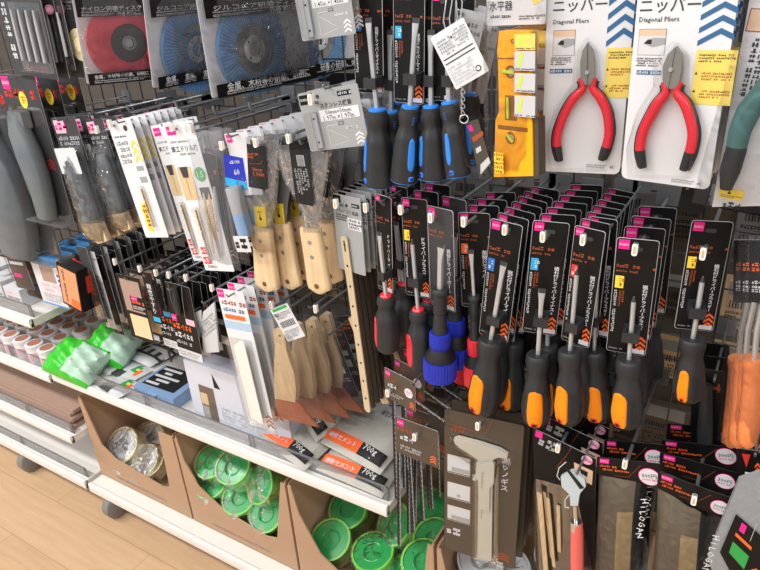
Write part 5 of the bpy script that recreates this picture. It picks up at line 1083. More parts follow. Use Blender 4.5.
# pale blue case
e = empty('hardware_case', Matrix.Translation(Vector((-1.325, .832, ZS))) @ Matrix.Rotation(.03, 4, 'Z')); b = MB(); b.box(0, .145, 0, .11, 0, .026, 'icebl'); b.box(.0, .145, 0, .11, .027, .034, 'icebl'); b.build('case', e)
b = MB(); b.add([(.01, .02, .0345), (.125, .02, .0345), (.125, .11, .0345), (.01, .11, .0345)], [(0, 1, 2, 3)], 'blackm')
for k in range(5): b.box(.015 + .02 * (k % 2), .06 + .02 * (k % 3), .028 + .016 * k, .036 + .016 * k, .0345, .0355, 'lgrey')
b.build('label', e); b = MB(); b.box(.05, .085, -.006, 0, .01, .03, 'icebl'); b.build('latch', e); tag(e, 'pale translucent blue hardware case lying on the steel shelf', 'case')
# swatch sachets lying flat
def sachet(px, py, w, d, c, label, cols, rz=0, z=ZS, t=.012, nm='sachet', cat='sachet'):
    p = pos(px, py, z); e = empty(nm, Matrix.Translation(p) @ Matrix.Rotation(rz, 4, 'Z'))
    b = MB(); n_ = 8; vs = []
    for s_ in (1, 0):
        for j in range(n_ + 1):
            for i in range(n_ + 1):
                u, v = i / n_, j / n_; bb = (16 * u * (1 - u) * v * (1 - v)) ** .35; vs.append(((u - .5) * w, (v - .5) * d, .001 + t / 2 + (bb * t / 2 if s_ else -bb * t / 2)))
    K = (n_ + 1) ** 2
    for s_ in (0, 1):
        for j in range(n_):
            for i in range(n_):
                a = s_ * K + j * (n_ + 1) + i; u = (i + .5) / n_; v = (j + .5) / n_; m_ = c
                for (x0, y0, x1, y1, cc) in cols:
                    if x0 <= u <= x1 and y0 <= v <= y1: m_ = cc
                b.add([], [], m_); b.f.append((a, a + 1, a + n_ + 2, a + n_ + 1)[::1 if s_ == 0 else -1]); b.m.append(b.mi(m_))
    b.v = [Vector(q) for q in vs]; b.build('pouch', e); tag(e, label, cat); return e
SW = (.5, .3, .8, .6)
for k, (x, y, lab) in enumerate([(112, 366, 'grey sachet with small colour swatches, nearest the green bag'), (131, 374, 'grey sachet with green and orange swatches, middle of three'), (121, 388, 'grey sachet with colour swatches, closest to the shelf front')]):
    sachet(x, y, .10, .075, 'lgrey', lab, [(0, 0, .45, .4, 'darkgrey'), (.55, .55, .75, .9, 'green'), (.7, .35, .9, .75, 'orange'), (.62, .62, .8, .8, 'ylabel'), (.5, .7, .6, 1, 'tgreen')], -.12)
for k, (x, y, lab, w) in enumerate([(133, 349, 'black and grey striped flat pack on the shelf, rear', .13), (148, 358, 'black and grey striped flat pack beside the blue case', .13), (165, 352, 'black striped flat pack under the hanging black packs', .11)]):
    e = sachet(x, y, w, .08, 'darkgrey', lab, [(.0, .0, 1, .35, 'lgrey')] + [(.1 + .25 * q, .45, .2 + .25 * q, .95, 'lgrey') for q in range(4)], -.05, nm='flat_pack', cat='package', t=.02)
# green bags
def pillow(p, w, d, t, rot, c1, c2, label, seed):
    e = empty('absorbent_bag', Matrix.Translation(p) @ rot); b = MB(); n_ = 22; vs = []; rg = random.Random(seed)
    for s_ in (1, -1):
        for j in range(n_ + 1):
            for i in range(n_ + 1):
                u, v = i / n_, j / n_; bb = (16 * u * (1 - u) * v * (1 - v)) ** .38; vs.append(((u - .5) * w * (1 + .04 * math.sin(v * 9)), (v - .5) * d, s_ * t / 2 * bb + (.006 * math.sin(u * 17 + v * 9 + seed) * math.sin(v * 14 - u * 5) + rg.uniform(-.0015, .0015) if bb > .1 else 0)))
    K = (n_ + 1) ** 2; b.v = [Vector(q) for q in vs]
    for s_ in (0, 1):
        for j in range(n_):
            for i in range(n_):
                a = s_ * K + j * (n_ + 1) + i; u = (i + .5) / n_; m_ = c2 if u > .48 and .1 < (j + .5) / n_ < .9 else c1
                b.f.append((a, a + 1, a + n_ + 2, a + n_ + 1)[::1 if s_ == 0 else -1]); b.m.append(b.mi(m_))
    b.build('bag', e); tag(e, label, 'bag'); return e
p = pos(66, 366, ZS + .04); pillow(p + Vector((.01, .03, 0)), .165, .12, .085, Matrix.Rotation(.1, 4, 'Z') @ Matrix.Rotation(.15, 4, 'Y') @ Matrix.Rotation(.45, 4, 'X'), 'bgreen', 'mint', 'bright green bag with pale label lying on the shelf, left one', 1)
p = pos(97, 350, ZS + .05); pillow(p + Vector((.02, .04, 0)), .15, .12, .08, Matrix.Rotation(.1, 4, 'Z') @ Matrix.Rotation(.12, 4, 'Y') @ Matrix.Rotation(.45, 4, 'X'), 'bgreen', 'mint', 'green bag behind and right of the brighter green one', 2)
# jars on the left shelf
ZJ = .536; e0 = None; spots = []
for r_ in range(4):
    for k in range(10):
        spots.append((-1.715 - k * .062 - (r_ % 2) * .02, .842 + r_ * .058))
for k, (x, y) in enumerate(spots):
    if e0 is None:
        e0 = empty('putty_jar', Matrix.Translation((x, y, ZJ))); b = MB(); b.lathe([(0, 0), (.024, 0), (.026, .002), (.026, .05), (.024, .054), (.022, .056)], 'jar', 24); b.build('jar', e0)
        b = MB(); b.lathe([(.0262, .012), (.0263, .013), (.0263, .036), (.0262, .037)], 'palepink', 24); b.build('label', e0)
        b = MB(); b.lathe([(.0255, .046), (.027, .047), (.027, .058), (.024, .060), (.019, .060), (.018, .058), (0, .058)], 'offwhite', 24); c = b.build('lid', e0); b = MB(); b.lathe([(.019, .0603), (0, .0604)], 'cap', 20); b.build('lid_sticker', c)
        e = e0
    else: e = copy_tree(e0); e.matrix_world = Matrix.Translation((x, y, ZJ)) @ Matrix.Rotation(k * 1.3, 4, 'Z')
    tag(e, 'round white jar with brown lid centre among its rows on the left shelf', 'jar', 'putty jars on the left shelf')
# white packs on the upper left shelf
for k, (x, c, lab) in enumerate([(-1.80, 'offwhite', 'clear faced white pack at the right end of the top left shelf'), (-1.89, 'lgrey', 'whitish pack second from the right on the top left shelf'), (-1.98, 'offwhite', 'white pack on the top left shelf near the photo edge')]):
    e = empty('shelf_pack', Matrix.Translation((x, .84, .716))); b = MB(); b.box(-.04, .04, 0, .09, 0, .055 + .01 * k, c); b.scrib(-.03, .01, .03, .03, 'rust', 2, -.0005); b.rect(-.03, .035, .0, .045, 'palepink', -.0005); b.build('carton', e); b = MB(); b.lathe([(0, .056 + .01 * k), (.02, .056 + .01 * k), (.022, .062 + .01 * k), (0, .064 + .01 * k)], 'lgrey', 20, (0, .045, 0)); b.build('lid', e); tag(e, lab, 'package')
# brown boards
for k in range(5):
    e = empty('brown_board', Matrix.Translation((-1.99 - .012 * (k % 2) , .93 + .004 * k, .317 + k * .0125))); b = MB(); b.box(-.30, .305, -.105, .11, 0, .011, 'board'); b.build('board', e)
    me = e; tag(e, ['bottom', 'second lowest', 'middle', 'second highest', 'topmost'][k] + ' brown board of the stack on the lower left shelf', 'board', 'stacked brown boards')
# cement bags
def cement(p, rot, label, seed):
    e = empty('cement_bag', Matrix.Translation(p) @ rot); b = MB(); n_ = 14; vs = []; rg = random.Random(seed); w, d, t = .17, .19, .045
    for s_ in (1, -1):
        for j in range(n_ + 1):
            for i in range(n_ + 1):
                u, v = i / n_, j / n_; bb = (16 * u * (1 - u) * v * (1 - v)) ** .3; vs.append(((u - .5) * w, (v - .5) * d, s_ * t / 2 * bb + (rg.uniform(-.0015, .0015) if bb > .1 else 0)))
    K = (n_ + 1) ** 2; b.v = [Vector(q) for q in vs]
    for s_ in (0, 1):
        for j in range(n_):
            for i in range(n_):
                a = s_ * K + j * (n_ + 1) + i; b.f.append((a, a + 1, a + n_ + 2, a + n_ + 1)[::1 if s_ == 0 else -1]); b.m.append(b.mi('bagc'))
    bg = b.build('bag', e)
    def T(u, v, up=.0012):
        bb = (16 * u * (1 - u) * v * (1 - v)); bb = max(bb, 0) ** .3; return ((u - .5) * w, (v - .5) * d, t / 2 * bb + up)
    b = MB()
    def band(u0, u1, v0, v1, m, up=.0012, k=8, kk=4):
        vs = [T(sm(u0, u1, i / k), sm(v0, v1, j / kk), up) for j in range(kk + 1) for i in range(k + 1)]
        b.add(vs, [(j * (k + 1) + i, j * (k + 1) + i + 1, (j + 1) * (k + 1) + i + 1, (j + 1) * (k + 1) + i) for j in range(kk) for i in range(k)], m)
    def txt(s, uc, vc, wu, m, up=.0022):
        v, f, bb = glyphs(s); k = wu / (bb[2] - bb[0]); cx, cy = (bb[0] + bb[2]) / 2, (bb[1] + bb[3]) / 2
        b.add([T(uc + (x - cx) * k, vc + (y - cy) * k * w / d, up) for x, y in v], f, m)
    band(.03, .6, .05, .2, 'orange'); band(.6, .97, .05, .2, 'black'); txt('補修セメント', .31, .125, .46, 'white'); txt('700g', .74, .15, .2, 'white'); pass
    band(.05, .95, .55, .93, 'lgrey', .0008); txt('約700g', .68, .62, .3, 'darkgrey'); txt('セメント', .5, .8, .7, 'black')
    for q in range(3): band(.12, .5, .4 + .035 * q, .412 + .035 * q, 'grey')
    b.build('printed_label', bg)
    b = MB(); K2 = 12; vs = [T(i / K2, j / K2, .003) for j in range(K2 + 1) for i in range(K2 + 1)]; b.add(vs, [(j * 13 + i, j * 13 + i + 1, (j + 1) * 13 + i + 1, (j + 1) * 13 + i) for j in range(K2) for i in range(K2)], 'film'); b.build('clear_film', bg)
    tag(e, label, 'cement bag', 'cement bags on the steel shelf')
RX_ = lambda a: Matrix.Rotation(a, 4, 'X')
cement(Vector((-.632, .902, ZS + .034)), Matrix.Rotation(-.04, 4, 'Z') @ RX_(.22), 'bottom right grey cement bag with bright orange band at the shelf end', 1)
cement(Vector((-.80, .908, ZS + .032)), Matrix.Rotation(-.24, 4, 'Z') @ RX_(.2), 'left grey cement bag lying beside the stacked pair', 2)
cement(Vector((-.63, .925, ZS + .082)), Matrix.Rotation(-.16, 4, 'Z') @ RX_(.26), 'upper right grey cement bag lying on the bottom one, marked 700g', 3)
cement(Vector((-.765, .97, ZS + .082)), Matrix.Rotation(-.55, 4, 'Z') @ RX_(.3), 'upper left tilted grey cement bag under the copper knives', 4)
# ---------------------------------------------------------------- cartons on the base shelf
ZB = .1405
def carton(x0, x1, y0, y1, hh, cut, label):
    e = empty('cardboard_carton', Matrix.Translation(((x0 + x1) / 2, y0, ZB))); W = (x1 - x0) / 2; t = .004; d = y1 - y0
    b = MB(); b.box(-W, W, 0, d, 0, t, 'cartin'); b.build('bottom_panel', e)
    b = MB(); out = [(-W, t), (W, t), (W, hh * .98)] + [(W * u, hh * v) for u, v in cut] + [(-W, hh * .98)]
    b.prism(out, 0, t, 'carton'); b.scrib(-W * .6, hh * .06, W * .5, hh * .1, 'board', 1, -.0005); b.build('front_panel', e)
    b = MB(); b.box(-W, -W + t, t, d, t, hh, 'carton'); b.build('side_panel', e)
    b = MB(); b.box(W - t, W, t, d, t, hh, 'carton'); b.build('side_panel', e)
    b = MB(); b.box(-W + t, W - t, d - t, d, t, hh, 'cartin'); b.build('back_panel', e)
    tag(e, label, 'cardboard box', 'open cardboard cartons on the base shelf')
CUT = [(.72, .98), (.70, .62), (.66, .30), (.5, .26), (-.5, .34), (-.75, .45), (-.93, .98)]
carton(-1.645, -1.24, .848, 1.15, .30, CUT, 'leftmost open cardboard carton holding silver tape rolls')
carton(-1.232, -.855, .848, 1.15, .30, [(.93, .98), (.7, .30), (.5, .26), (-.3, .34), (-.72, .5), (-.90, .75), (-.95, .98)], 'middle open cardboard carton holding green film rolls in bags')
carton(-.847, -.46, .848, 1.15, .30, [(.93, .98), (.85, .5), (.6, .22), (-.3, .22), (-.62, .36), (-.88, .72), (-.95, .98)], 'third open cardboard carton holding bare green film rolls')
carton(-.452, -.07, .848, 1.15, .30, [(.93, .98), (.85, .5), (.6, .22), (-.3, .22), (-.62, .36), (-.88, .72), (-.95, .98)], 'rightmost cardboard carton holding grey film rolls below the caliper')
def roll(loc, rot, side, face, label, cat, grp, R=.048, H=.05, wrap=True, src=None):
    mm = Matrix.Translation(loc) @ rot
    if src: e = copy_tree(src); e.matrix_world = mm; e['label'] = label; return e
    e = empty('film_roll' if 'green' in side or side in ('tgreen', 'lime') else 'tape_roll', mm)
    b = MB(); b.lathe([(R * .5, H / 2), (R * .86, H / 2), (R * .88, H / 2), (R * .88, -H / 2), (R * .5, -H / 2)], face, 40, cap=False); b.build('wound_roll', e)
    b = MB(); b.lathe([(R * .9, H * .54), (R, H * .54), (R, -H / 2), (R * .9, -H / 2)], side, 40, cap=False); b.build('outer_band', e)
    b = MB(); b.lathe([(R * .5, H * .5), (R * .46, H * .52), (R * .42, H * .5), (R * .42, -H / 2)], 'lgrey' if face != 'tgreen' else 'tgreen', 28, cap=False); b.lathe([(R * .43, H * .40), (0, H * .39)], 'tgreen' if face == 'tgreen' else 'grey', 24); b.build('core', e)
    if wrap:
        rg = random.Random(int(loc[0] * 1000)); b = MB(); vs = []; n_ = 22; rings = [(0, H * .62), (R * .35, H * .64), (R * .75, H * .64), (R * 1.08, H * .55), (R * 1.15, 0), (R * 1.08, -H * .55)]
        for r_, z in rings:
            for k in range(n_):
                q = 2 * PI * k / n_; rr = r_ * (1 + rg.uniform(-.06, .06)); vs.append((rr * math.cos(q), rr * math.sin(q), z + rg.uniform(-.004, .004) * (1 if r_ > .001 else 0)))
        b.add(vs, [(i * n_ + k, i * n_ + (k + 1) % n_, (i + 1) * n_ + (k + 1) % n_, (i + 1) * n_ + k) for i in range(5) for k in range(n_)], 'wrapl'); b.build('plastic_bag', e)
    tag(e, label, cat, grp); return e
BOX = {1: (-1.645, -1.24), 2: (-1.232, -.855), 3: (-.847, -.46), 4: (-.452, -.07)}
def fillbox(pts, side, face, what, cat, grp, base_n, R, H, wrap, seed):
    rg = random.Random(seed); src = None
    for k, (px, py, y, tilt, yaw, desc) in enumerate(pts):
        p = P(px, py, y); bx = BOX[seed]; p.x = max(bx[0] + R + .008, min(bx[1] - R - .008, p.x)); p.y = max(p.y, .856 + R); p.z = max(p.z, .19); rot = Matrix.Rotation(yaw, 4, 'Z') @ Matrix.Rotation(tilt, 4, 'X')
        src_ = src
        e = roll(p, rot, side, face, what + ' ' + desc, cat, grp, R, H, wrap, src_)
        if src is None: src = e
fillbox([(118, 447, .90, .75, .1, 'at upper left of the carton, rim showing'), (147, 466, .91, .6, -.2, 'in the middle of the carton'), (128, 436, 1.0, .5, .3, 'at the back left'), (155, 445, 1.0, .8, .1, 'at the back right'), (152, 492, .90, .4, .2, 'lowest at the carton front'), (134, 474, .90, .4, -.1, 'under the middle one')],
        'cream', 'lgrey', 'bagged grey tape roll', 'tape roll', 'grey tape rolls in the leftmost carton', 0, .058, .042, True, 1)
fillbox([(207, 461, .92, .55, .1, 'at upper left of the middle carton'), (238, 470, .92, .6, .2, 'at the top centre of the middle carton'), (270, 486, .93, .9, -.3, 'against the right side of the middle carton'), (209, 485, .90, .5, .0, 'at left front of the middle carton'), (243, 503, .90, .5, .1, 'at front centre of the middle carton'), (272, 515, .91, .7, .1, 'at right front of the middle carton'), (225, 450, 1.02, .3, 0, 'at the back of the middle carton')],
        'lime', 'tgreen', 'bagged green film roll', 'film roll', 'green film rolls in the middle carton', 0, .05, .07, True, 2)
fillbox([(330, 541, .92, .50, .1, 'facing up at left front of the third carton'), (352, 512, 1.0, .55, 0, 'under the shelf edge in the third carton'), (375, 558, .92, .25, -.1, 'with pale core at front of the third carton'), (402, 527, 1.0, .8, -.5, 'standing behind the black scales'), (425, 566, .92, .4, .3, 'low behind the scales at front'), (440, 545, .98, .5, .1, 'beside the caliper card'), (430, 512, 1.06, .5, .1, 'at the far back right of the third carton'), (385, 585, .9, .2, .1, 'cut by the bottom edge of the photo')],
        'lime', 'tgreen', 'green film roll', 'film roll', 'green film rolls in the third carton', 0, .053, .06, True, 3)
fillbox([(478, 560, .95, .5, .1, 'left below the caliper card'), (510, 575, .95, .5, -.2, 'right below the caliper card'), (560, 560, 1.0, .5, .1, 'behind the pale sticks')],
        'lgrey', 'lgrey', 'pale grey bagged roll', 'tape roll', 'grey rolls in the rightmost carton', 0, .052, .06, True, 4)
# ---------------------------------------------------------------- bottom right
# sanding stick pack on a slanted card
fr = Fr((533, 428), (596, 459), (533, 560), .80, .80); l = fr.l; w, h = fr.w, fr.h; e = empty('sanding_stick_pack', fr.m)
b = MB(); b.prism([l(*p) for p in ((533, 428), (596, 459), (594, 600), (536, 590))], 0, .001, 'black', 'lgrey'); b.flat([l(*p) for p in ((536, 430), (543, 433), (542, 439), (535, 436))], -.0004, 'pink'); x, z = l(587, 460)  # card carried on down in black, for the darkness seen behind the sticks
b.prism(circ(x, z, .0085, 20), -.0006, -.0003, 'palepink'); b.scrib(x - .006, z - .003, x + .006, z + .003, 'pink', 1, -.0009); b.scrib(*l(537, 446), *l(552, 440), 'grey', 1); b.line([l(556, 468), l(566, 456), l(572, 447)], .0005, 'rust'); b.flat([l(*p) for p in ((574, 462), (593, 471), (592, 485), (575, 476))], -.0005, 'flesh'); b.flat([l(*p) for p in ((580, 468), (588, 472), (587, 477), (581, 474))], -.0007, 'blackm')
b.build('card', e)
for k, (a, c, ww) in enumerate([((542, 488), (550, 585), .0085), ((550, 494), (556, 562), .006), ((560, 502), (561, 548), .006), ((546, 490), (553, 555), .005)]):
    a, c = l(*a, -.002 * k), l(*c, -.002 * k); b = MB(); b.prism([(a[0] - ww / 2, a[1]), (a[0] + ww / 2, a[1]), (c[0] + ww / 2, c[1]), (c[0] - ww / 2, c[1])], .0 - .004 * (4 - k) + .002, .001 - .004 * (4 - k) + .0035, 'wood2'); b.build('stick', e)
b = MB(); b.prism([l(*p) for p in ((536, 478), (576, 489), (592, 570), (540, 590))], -.018, -.0015, 'blister'); b.build('blister', e)
tag(e, 'black slanted card with pale wooden sanding sticks', 'sanding sticks'); row(e, 2, .04, .01)
hook(558, 448, .79, label='steel display hook through the sanding stick cards')
fr = Fr((556, 430), (598, 440), (560, 470), .86, .86); e = empty('small_blade_card', fr.m); b = MB(); b.prism(rrect(0, -fr.h, fr.w, 0, .003), 0, .001, 'olive', 'lgrey'); b.prism(circ(fr.w * .8, -fr.h * .25, .008, 18, .005), -.0008, -.0004, 'palepink'); b.rect(fr.w * .7, -fr.h * .98, fr.w * .98, -fr.h * .6, 'flesh', -.0004); b.scrib(.004, -fr.h * .5, fr.w * .6, -fr.h * .3, 'grey', 2); b.build('card', e); tag(e, 'brown card with pale oval behind the orange inlaid handles', 'card'); row(e, 3, .04, .02)
# red handled scraper
fr = Fr((560, 462), (590, 468), (562, 560), .775, .775); l = fr.l; e = empty('paint_tool', fr.m)
def V(px, py, yy=-.008, o=.008): x, z = l(px, py, o); return (x, yy, z)
b = MB(); b.tube([V(577, 523), V(577, 534), V(577, 560), V(577, 600)], [.0085, .0098, .0102, .0105], 'redstick', 24); b.build('handle', e)
b = MB(); b.tube([V(576, 521), V(576, 530)], [.0086, .009], 'chrome', 24); b.tube([V(575, 505), V(576, 521)], .0036, 'chrome', 14); b.build('ferrule', e)
b = MB(); b.prism([l(*p, .01) for p in ((561, 476), (572, 470), (585, 478), (586, 486), (580, 493), (578, 505), (571, 505), (570, 494), (562, 486))], -.012, -.006, mat('pale_metal', 'b7c2c8', .35)); b.prism([l(*p, .013) for p in ((565, 468), (569, 470), (584, 488), (580, 489))], -.0135, -.0125, 'blackm'); b.build('head', e)
b = MB(); b.tube([V(566, 462), V(559, 468), V(557, 476), V(560, 480)], .0008, 'lgrey', 6); b.tube([V(569, 495), V(565, 500), V(565, 507), V(569, 508)], .0009, 'lgrey', 6); b.build('tie', e)
tag(e, 'salmon red round handled tool with pale metal head, bottom centre', 'hand tool')
# 300 yen glove bags
def gbag(tl, tr, br, bl, y, disc, body, label, n, txt, pink=True, hk=None):
    fr = Fr(tl, tr, bl, y, y); l = fr.l; w = fr.w; e = empty('glove_bag', fr.m)
    b = MB(); b.prism([l(*p) for p in (tl, tr, br, bl)], 0, .001, 'black', 'darkgrey')
    q0 = Vector(l(*tl)); q1 = Vector(l(*tr)); d = (q1 - q0); L = d.length; ang = math.atan2(d.y, d.x); q3 = Vector(l(*bl)); dn = (q3 - q0); 
    def at(u, v): p = q0 + d * u + dn * v; return (p.x, p.y)
    if pink: b.flat([at(.05, .05), at(.2, .05), at(.2, .32), at(.05, .32)], -.0004, 'pink'); p = at(.125, .18); b.text('DAISO', *p, w=L * .12, m='white', y=-.0006, ang=ang)
    for k, s_ in enumerate(('WORK', 'PROTECTIVE')):
        pass
    sv = b.X.copy(); p = at(0, .35); b.X = Matrix.Translation((p[0], 0, p[1])) @ Matrix.Rotation(-ang, 4, 'Y'); b.scrib(L * .05, -.006, L * .32, -.001, 'orange', 1); b.scrib(L * .08, -.012, L * .5, -.007, 'orange', 1); b.X = sv
    b.line([at(.3, .95), at(.52, .95), at(.62, .55), at(.7, .2)], .0005, 'rust'); b.build('header_card', e)
    x, z = l(*disc); r = abs(l(disc[0] + 11, disc[1])[0] - x); b = MB(); b.prism(circ(x, z, r, 30), -.0012, -.0008, 'pink'); b.prism(circ(x, z, r * .93, 30), -.0015, -.0012, 'white'); b.text('300円', x, z + r * .12, w=r * 1.35, m='darkgrey', y=-.0018, ang=ang * .5); b.scrib(x - r * .7, z - r * .45, x + r * .7, z - r * .2, 'pink', 1, -.0018); b.build('price_sticker', e)
    q = [Vector(l(*p)) for p in body]; b = MB(); K = 10; vs = []; rg = random.Random(3)
    for j in range(K + 1):
        for i in range(K + 1):
            u, v = i / K, j / K; p = q[0].lerp(q[1], u).lerp(q[3].lerp(q[2], u), v); bb = (16 * u * (1 - u) * min(1, v * 1.2 + .02) * (1.02 - v)) ** .4 if v < 1 else 0; vs.append((p.x, .012 - .03 * bb + rg.uniform(-.0015, .0015), p.y))
    fs = [(j * (K + 1) + i, (j + 1) * (K + 1) + i, (j + 1) * (K + 1) + i + 1, j * (K + 1) + i + 1) for j in range(K) for i in range(K)]
    for i_, f in enumerate(fs):
        u = (i_ % K + .5) / K; v = (i_ // K + .5) / K; b.m.append(b.mi('tanglove' if .5 < u < .82 and v > .22 else ('black' if u > .82 else 'khaki')))
    b.v = [Vector(v) for v in vs]; b.f = fs; b.build('folded_gloves', e)
    b = MB(); b.v = [Vector((v[0], v[1] - .004 + rg.uniform(-.0015, .0015), v[2])) for v in vs]; b.f = fs; b.m = [b.mi('wrapl')] * len(fs); b.build('plastic_bag', e)
    if txt:
        b = MB(); a = Vector(l(*txt[0], .01)); c = Vector(l(*txt[1], .01)); s_ = 'HiLOGAN'; 
        for k, ch in enumerate(s_):
            p = a.lerp(c, (k + .5) / len(s_)); b.text(ch, p.x, p.y, h=(a - c).length / len(s_) * .8, m='white', y=-.024, rot=0, ang=-PI / 2 + .25)
        b.build('side_print', e)
    tag(e, label, 'gloves', 'bagged khaki gloves with white price discs')
    if n: row(e, n, .045, .01)
    return e
gbag((597, 457), (661, 464), (659, 486), (596, 474), .80, (649.5, 476.5), [(597, 474), (646, 484), (640, 600), (592, 600)], 'bagged khaki gloves with 300 disc, left of the two bags', 1, ((647, 492), (641, 532)))
gbag((658, 472), (736, 500), (733, 524), (657, 488), .785, (720, 507), [(657, 488), (712, 520), (706, 610), (650, 610)], 'bagged khaki gloves with 300 disc, front bag on the right hook', 0, ((718, 528), (706, 566)))
gbag((660, 452), (741, 474), (738, 500), (659, 470), .83, (725, 481), [(659, 470), (716, 500), (712, 590), (655, 590)], 'second glove bag header with 300 disc above the front one', 0, None)
gbag((662, 440), (742, 448), (740, 474), (661, 456), .87, (726, 456), [(661, 458), (716, 478), (712, 560), (655, 560)], 'topmost rear glove bag header with 300 disc at the right', 1, None)
fr = None
hook(625, 464, .79, label='steel display hook through the left glove bags'); hook(694, 500, .77, label='steel display hook through the right glove bags')
# orange clear handled screwdrivers in bag
def obag(dx, y, label, full):
    o = lambda p: (p[0] + dx, p[1]); fr = Fr(o((742, 236)), o((800, 236)), o((724, 455)), y, y); l = lambda p, off=0: fr.l(*o(p), off); e = empty('bagged_screwdriver', fr.m)
    b = MB(); b.prism([l(p) for p in ((750, 240), (800, 240), (790, 306), (749, 302))], 0, .001, 'black', 'lgrey')
    a = l((752, 262)); b.scrib(a[0], a[1] - .012, a[0] + .03, a[1], 'orange', 2); a = l((752, 280)); b.scrib(a[0], a[1] - .016, a[0] + .03, a[1], 'white', 3); b.build('header_card', e)
    def V(p, off=.012): x, z = l(p, off); return (x, -off, z)
    b = MB(); b.tube([V((764, 300)), V((757, 330)), V((754, 362))], .0034, 'steel', 12); b.build('shaft', e)
    b = MB(); b.tube([V((754.5, 358)), V((754, 364)), V((753.5, 368)), V((752, 392)), V((749, 425)), V((747, 440)), V((747, 446))], [.0128, .0135, .0115, .0118, .013, .0118, .006], 'orgrip', 12); b.build('handle', e)
    b = MB(); q = [l(p, .0) for p in ((748, 236), (795, 236), (775, 462), (733, 440))]; K = 10; vs = []; rg = random.Random(5)
    for j in range(K + 1):
        for i in range(K + 1):
            u, v = i / K, j / K; A = Vector(q[0]).lerp(Vector(q[1]), u).lerp(Vector(q[3]).lerp(Vector(q[2]), u), v); bb = (16 * u * (1 - u) * v * (1 - v)) ** .35 if 0 < u < 1 and 0 < v < 1 else 0; vs.append((A.x + rg.uniform(-.001, .001), -.032 * bb + rg.uniform(-.0012, .0012), A.y))
    b.add(vs, [(j * (K + 1) + i, (j + 1) * (K + 1) + i, (j + 1) * (K + 1) + i + 1, j * (K + 1) + i + 1) for j in range(K) for i in range(K)], 'wrapl'); b.build('plastic_bag', e)
    tag(e, label, 'screwdriver', 'bagged orange handled screwdrivers'); return e
obag(0, .78, 'bagged orange translucent handled screwdriver, front one at the right edge', True); obag(-9, .83, 'bagged orange handled screwdriver just behind the front one', False); obag(-16, .88, 'bagged orange handled screwdriver, third back, silvery bag edge', False)
# dark hanging tools behind
fr = Fr((692, 368), (724, 372), (680, 470), .9, .9); e = empty('black_tool_pack', fr.m); w, h = fr.w, fr.h; b = MB(); b.prism(rrect(0, -h, w, 0, .003), 0, .001, 'black', 'darkgrey'); b.scrib(w * .1, -h * .2, w * .8, -h * .1, 'rust', 1); b.build('card', e); b = MB(); b.tube([(w * .5, -.01, -h * .1), (w * .5, -.012, -h * .5), (w * .5, -.01, -h * .95)], [.008, .011, .009], 'rubber', 14); b.build('handle', e); tag(e, 'black pack with a black handle below the lone orange inlaid driver', 'tool pack'); row(e, 2, .04, .02)
# grey glove and rotated black card at bottom right
fr = Fr((712, 512), (768, 470), (700, 600), .765, .765); l = fr.l; e = empty('work_glove', fr.m)
q = [l(*p) for p in ((738, 482), (775, 470), (780, 600), (722, 600), (708, 555), (722, 520))]; b = MB(); b.prism(q, -.004, .012, 'glove'); b.build('glove', e)
b = MB(); q = [l(*p, .006) for p in ((736, 514), (775, 548), (775, 600), (745, 600), (720, 552))]; b.prism(q, -.0065, -.006, 'black')
b.flat([l(*p, .006) for p in ((742, 522), (747, 526), (744, 534), (739, 530))], -.0068, 'pink'); b.flat([l(*p, .006) for p in ((736, 532), (752, 547), (751, 550), (735, 535))], -.0068, 'orange'); b.flat([l(*p, .006) for p in ((733, 541), (749, 556), (744, 569), (729, 552))], -.0068, 'green'); b.line([l(757, 523, .007), l(750, 541, .007)], .0006, 'lgrey', -.0075); b.flat([l(*p, .006) for p in ((751, 569), (757, 568), (758, 573), (752, 573))], -.0069, 'orange')
b.build('label_card', e); tag(e, 'pale grey knitted glove with a tilted black and green label, bottom right corner', 'glove')
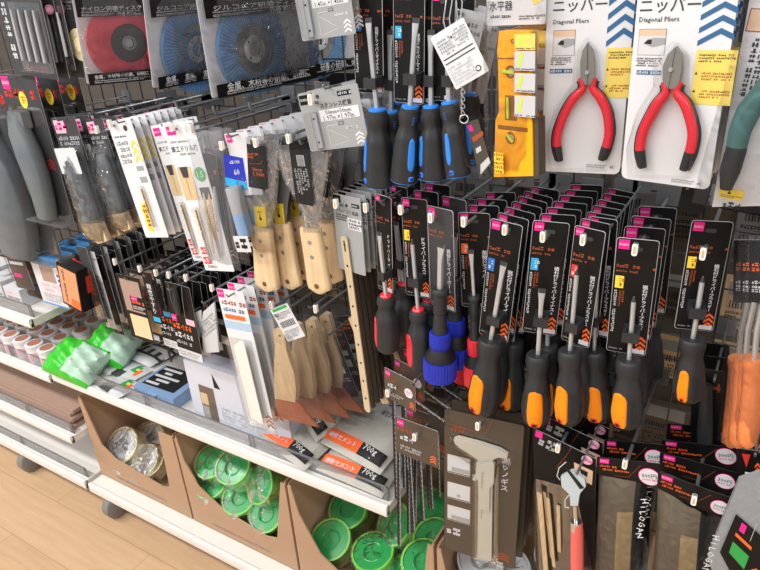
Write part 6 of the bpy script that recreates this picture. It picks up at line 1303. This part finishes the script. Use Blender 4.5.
fr = Fr((736, 448), (765, 452), (738, 492), .82, .82); e = empty('small_tool_card', fr.m); w, h = fr.w, fr.h; b = MB(); b.prism(rrect(0, -h, w, 0, .003), 0, .001, 'black', 'lgrey'); b.flat([(w * .2, -h * .1), (w * .5, -h * .1), (w * .35, -h * .4)], -.0004, 'red'); b.rect(w * .3, -h * .95, w * .55, -h * .5, 'white'); b.scrib(w * .32, -h * .9, w * .52, -h * .6, 'pink', 2, -.0007); b.chev(w * .75, -h * .6, w * .2, h * .35, 'orange'); b.build('card', e); tag(e, 'black card with red mark and orange chevrons above the grey glove', 'card'); row(e, 2, .04, .01)

# ---------------------------------------------------------------- a hook behind every hanging thing that has none yet
hooks = [o.matrix_world.to_translation() for o in COL.objects if o.name.startswith('peg_hook')]
SKIP = ('peg_hook', 'display_gondola', 'steel_shelf', 'base_shelf', 'ceiling_light', 'cardboard', 'film_roll', 'tape_roll', 'putty_jar', 'brown_board', 'cement', 'sachet', 'flat_pack', 'hardware', 'paper_sleeve', 'absorbent', 'shelf_pack', 'hanging_pack', 'far_', 'flat_grey', 'camera')
def span(o):
    xs = []; zs = []; ys = []
    for c in o.children:
        if c.type == 'MESH':
            for v in c.bound_box: q = o.matrix_world @ Vector(v); xs.append(q.x); ys.append(q.y); zs.append(q.z)
    return xs, ys, zs
for o in [q for q in COL.objects if q.parent is None and q.type == 'EMPTY' and not q.name.startswith(SKIP)]:
    xs, ys, zs = span(o)
    if not xs: continue
    c = (min(xs) + max(xs)) / 2; top = max(zs)
    if any(abs(h.x - c) < .02 and -.06 < h.z - top < .01 for h in hooks): continue
    card = o.matrix_world @ Vector((0, 0, 0)); z = top - .007; y = max(min(ys) - .004, card.y - .02)
    e = empty('peg_hook', Matrix.Translation((c, 1.055, z))); L = 1.055 - y
    b = MB(); b.tube([(0, 0, 0), (0, -L, 0), (0, -L - .003, .006)], .0018, 'hookm', 6); b.build('hook_rod', e); b = MB(); b.box(-.014, .014, -.004, 0, -.014, .014, 'hookm'); b.build('hook_bracket', e)
    tag(e, 'plain steel hook through the ' + ' '.join(o['label'].replace(',', '').split(' ')[:11]), 'hook', 'display hooks on the wire grid'); hooks.append(Vector((c, 1.055, z)))
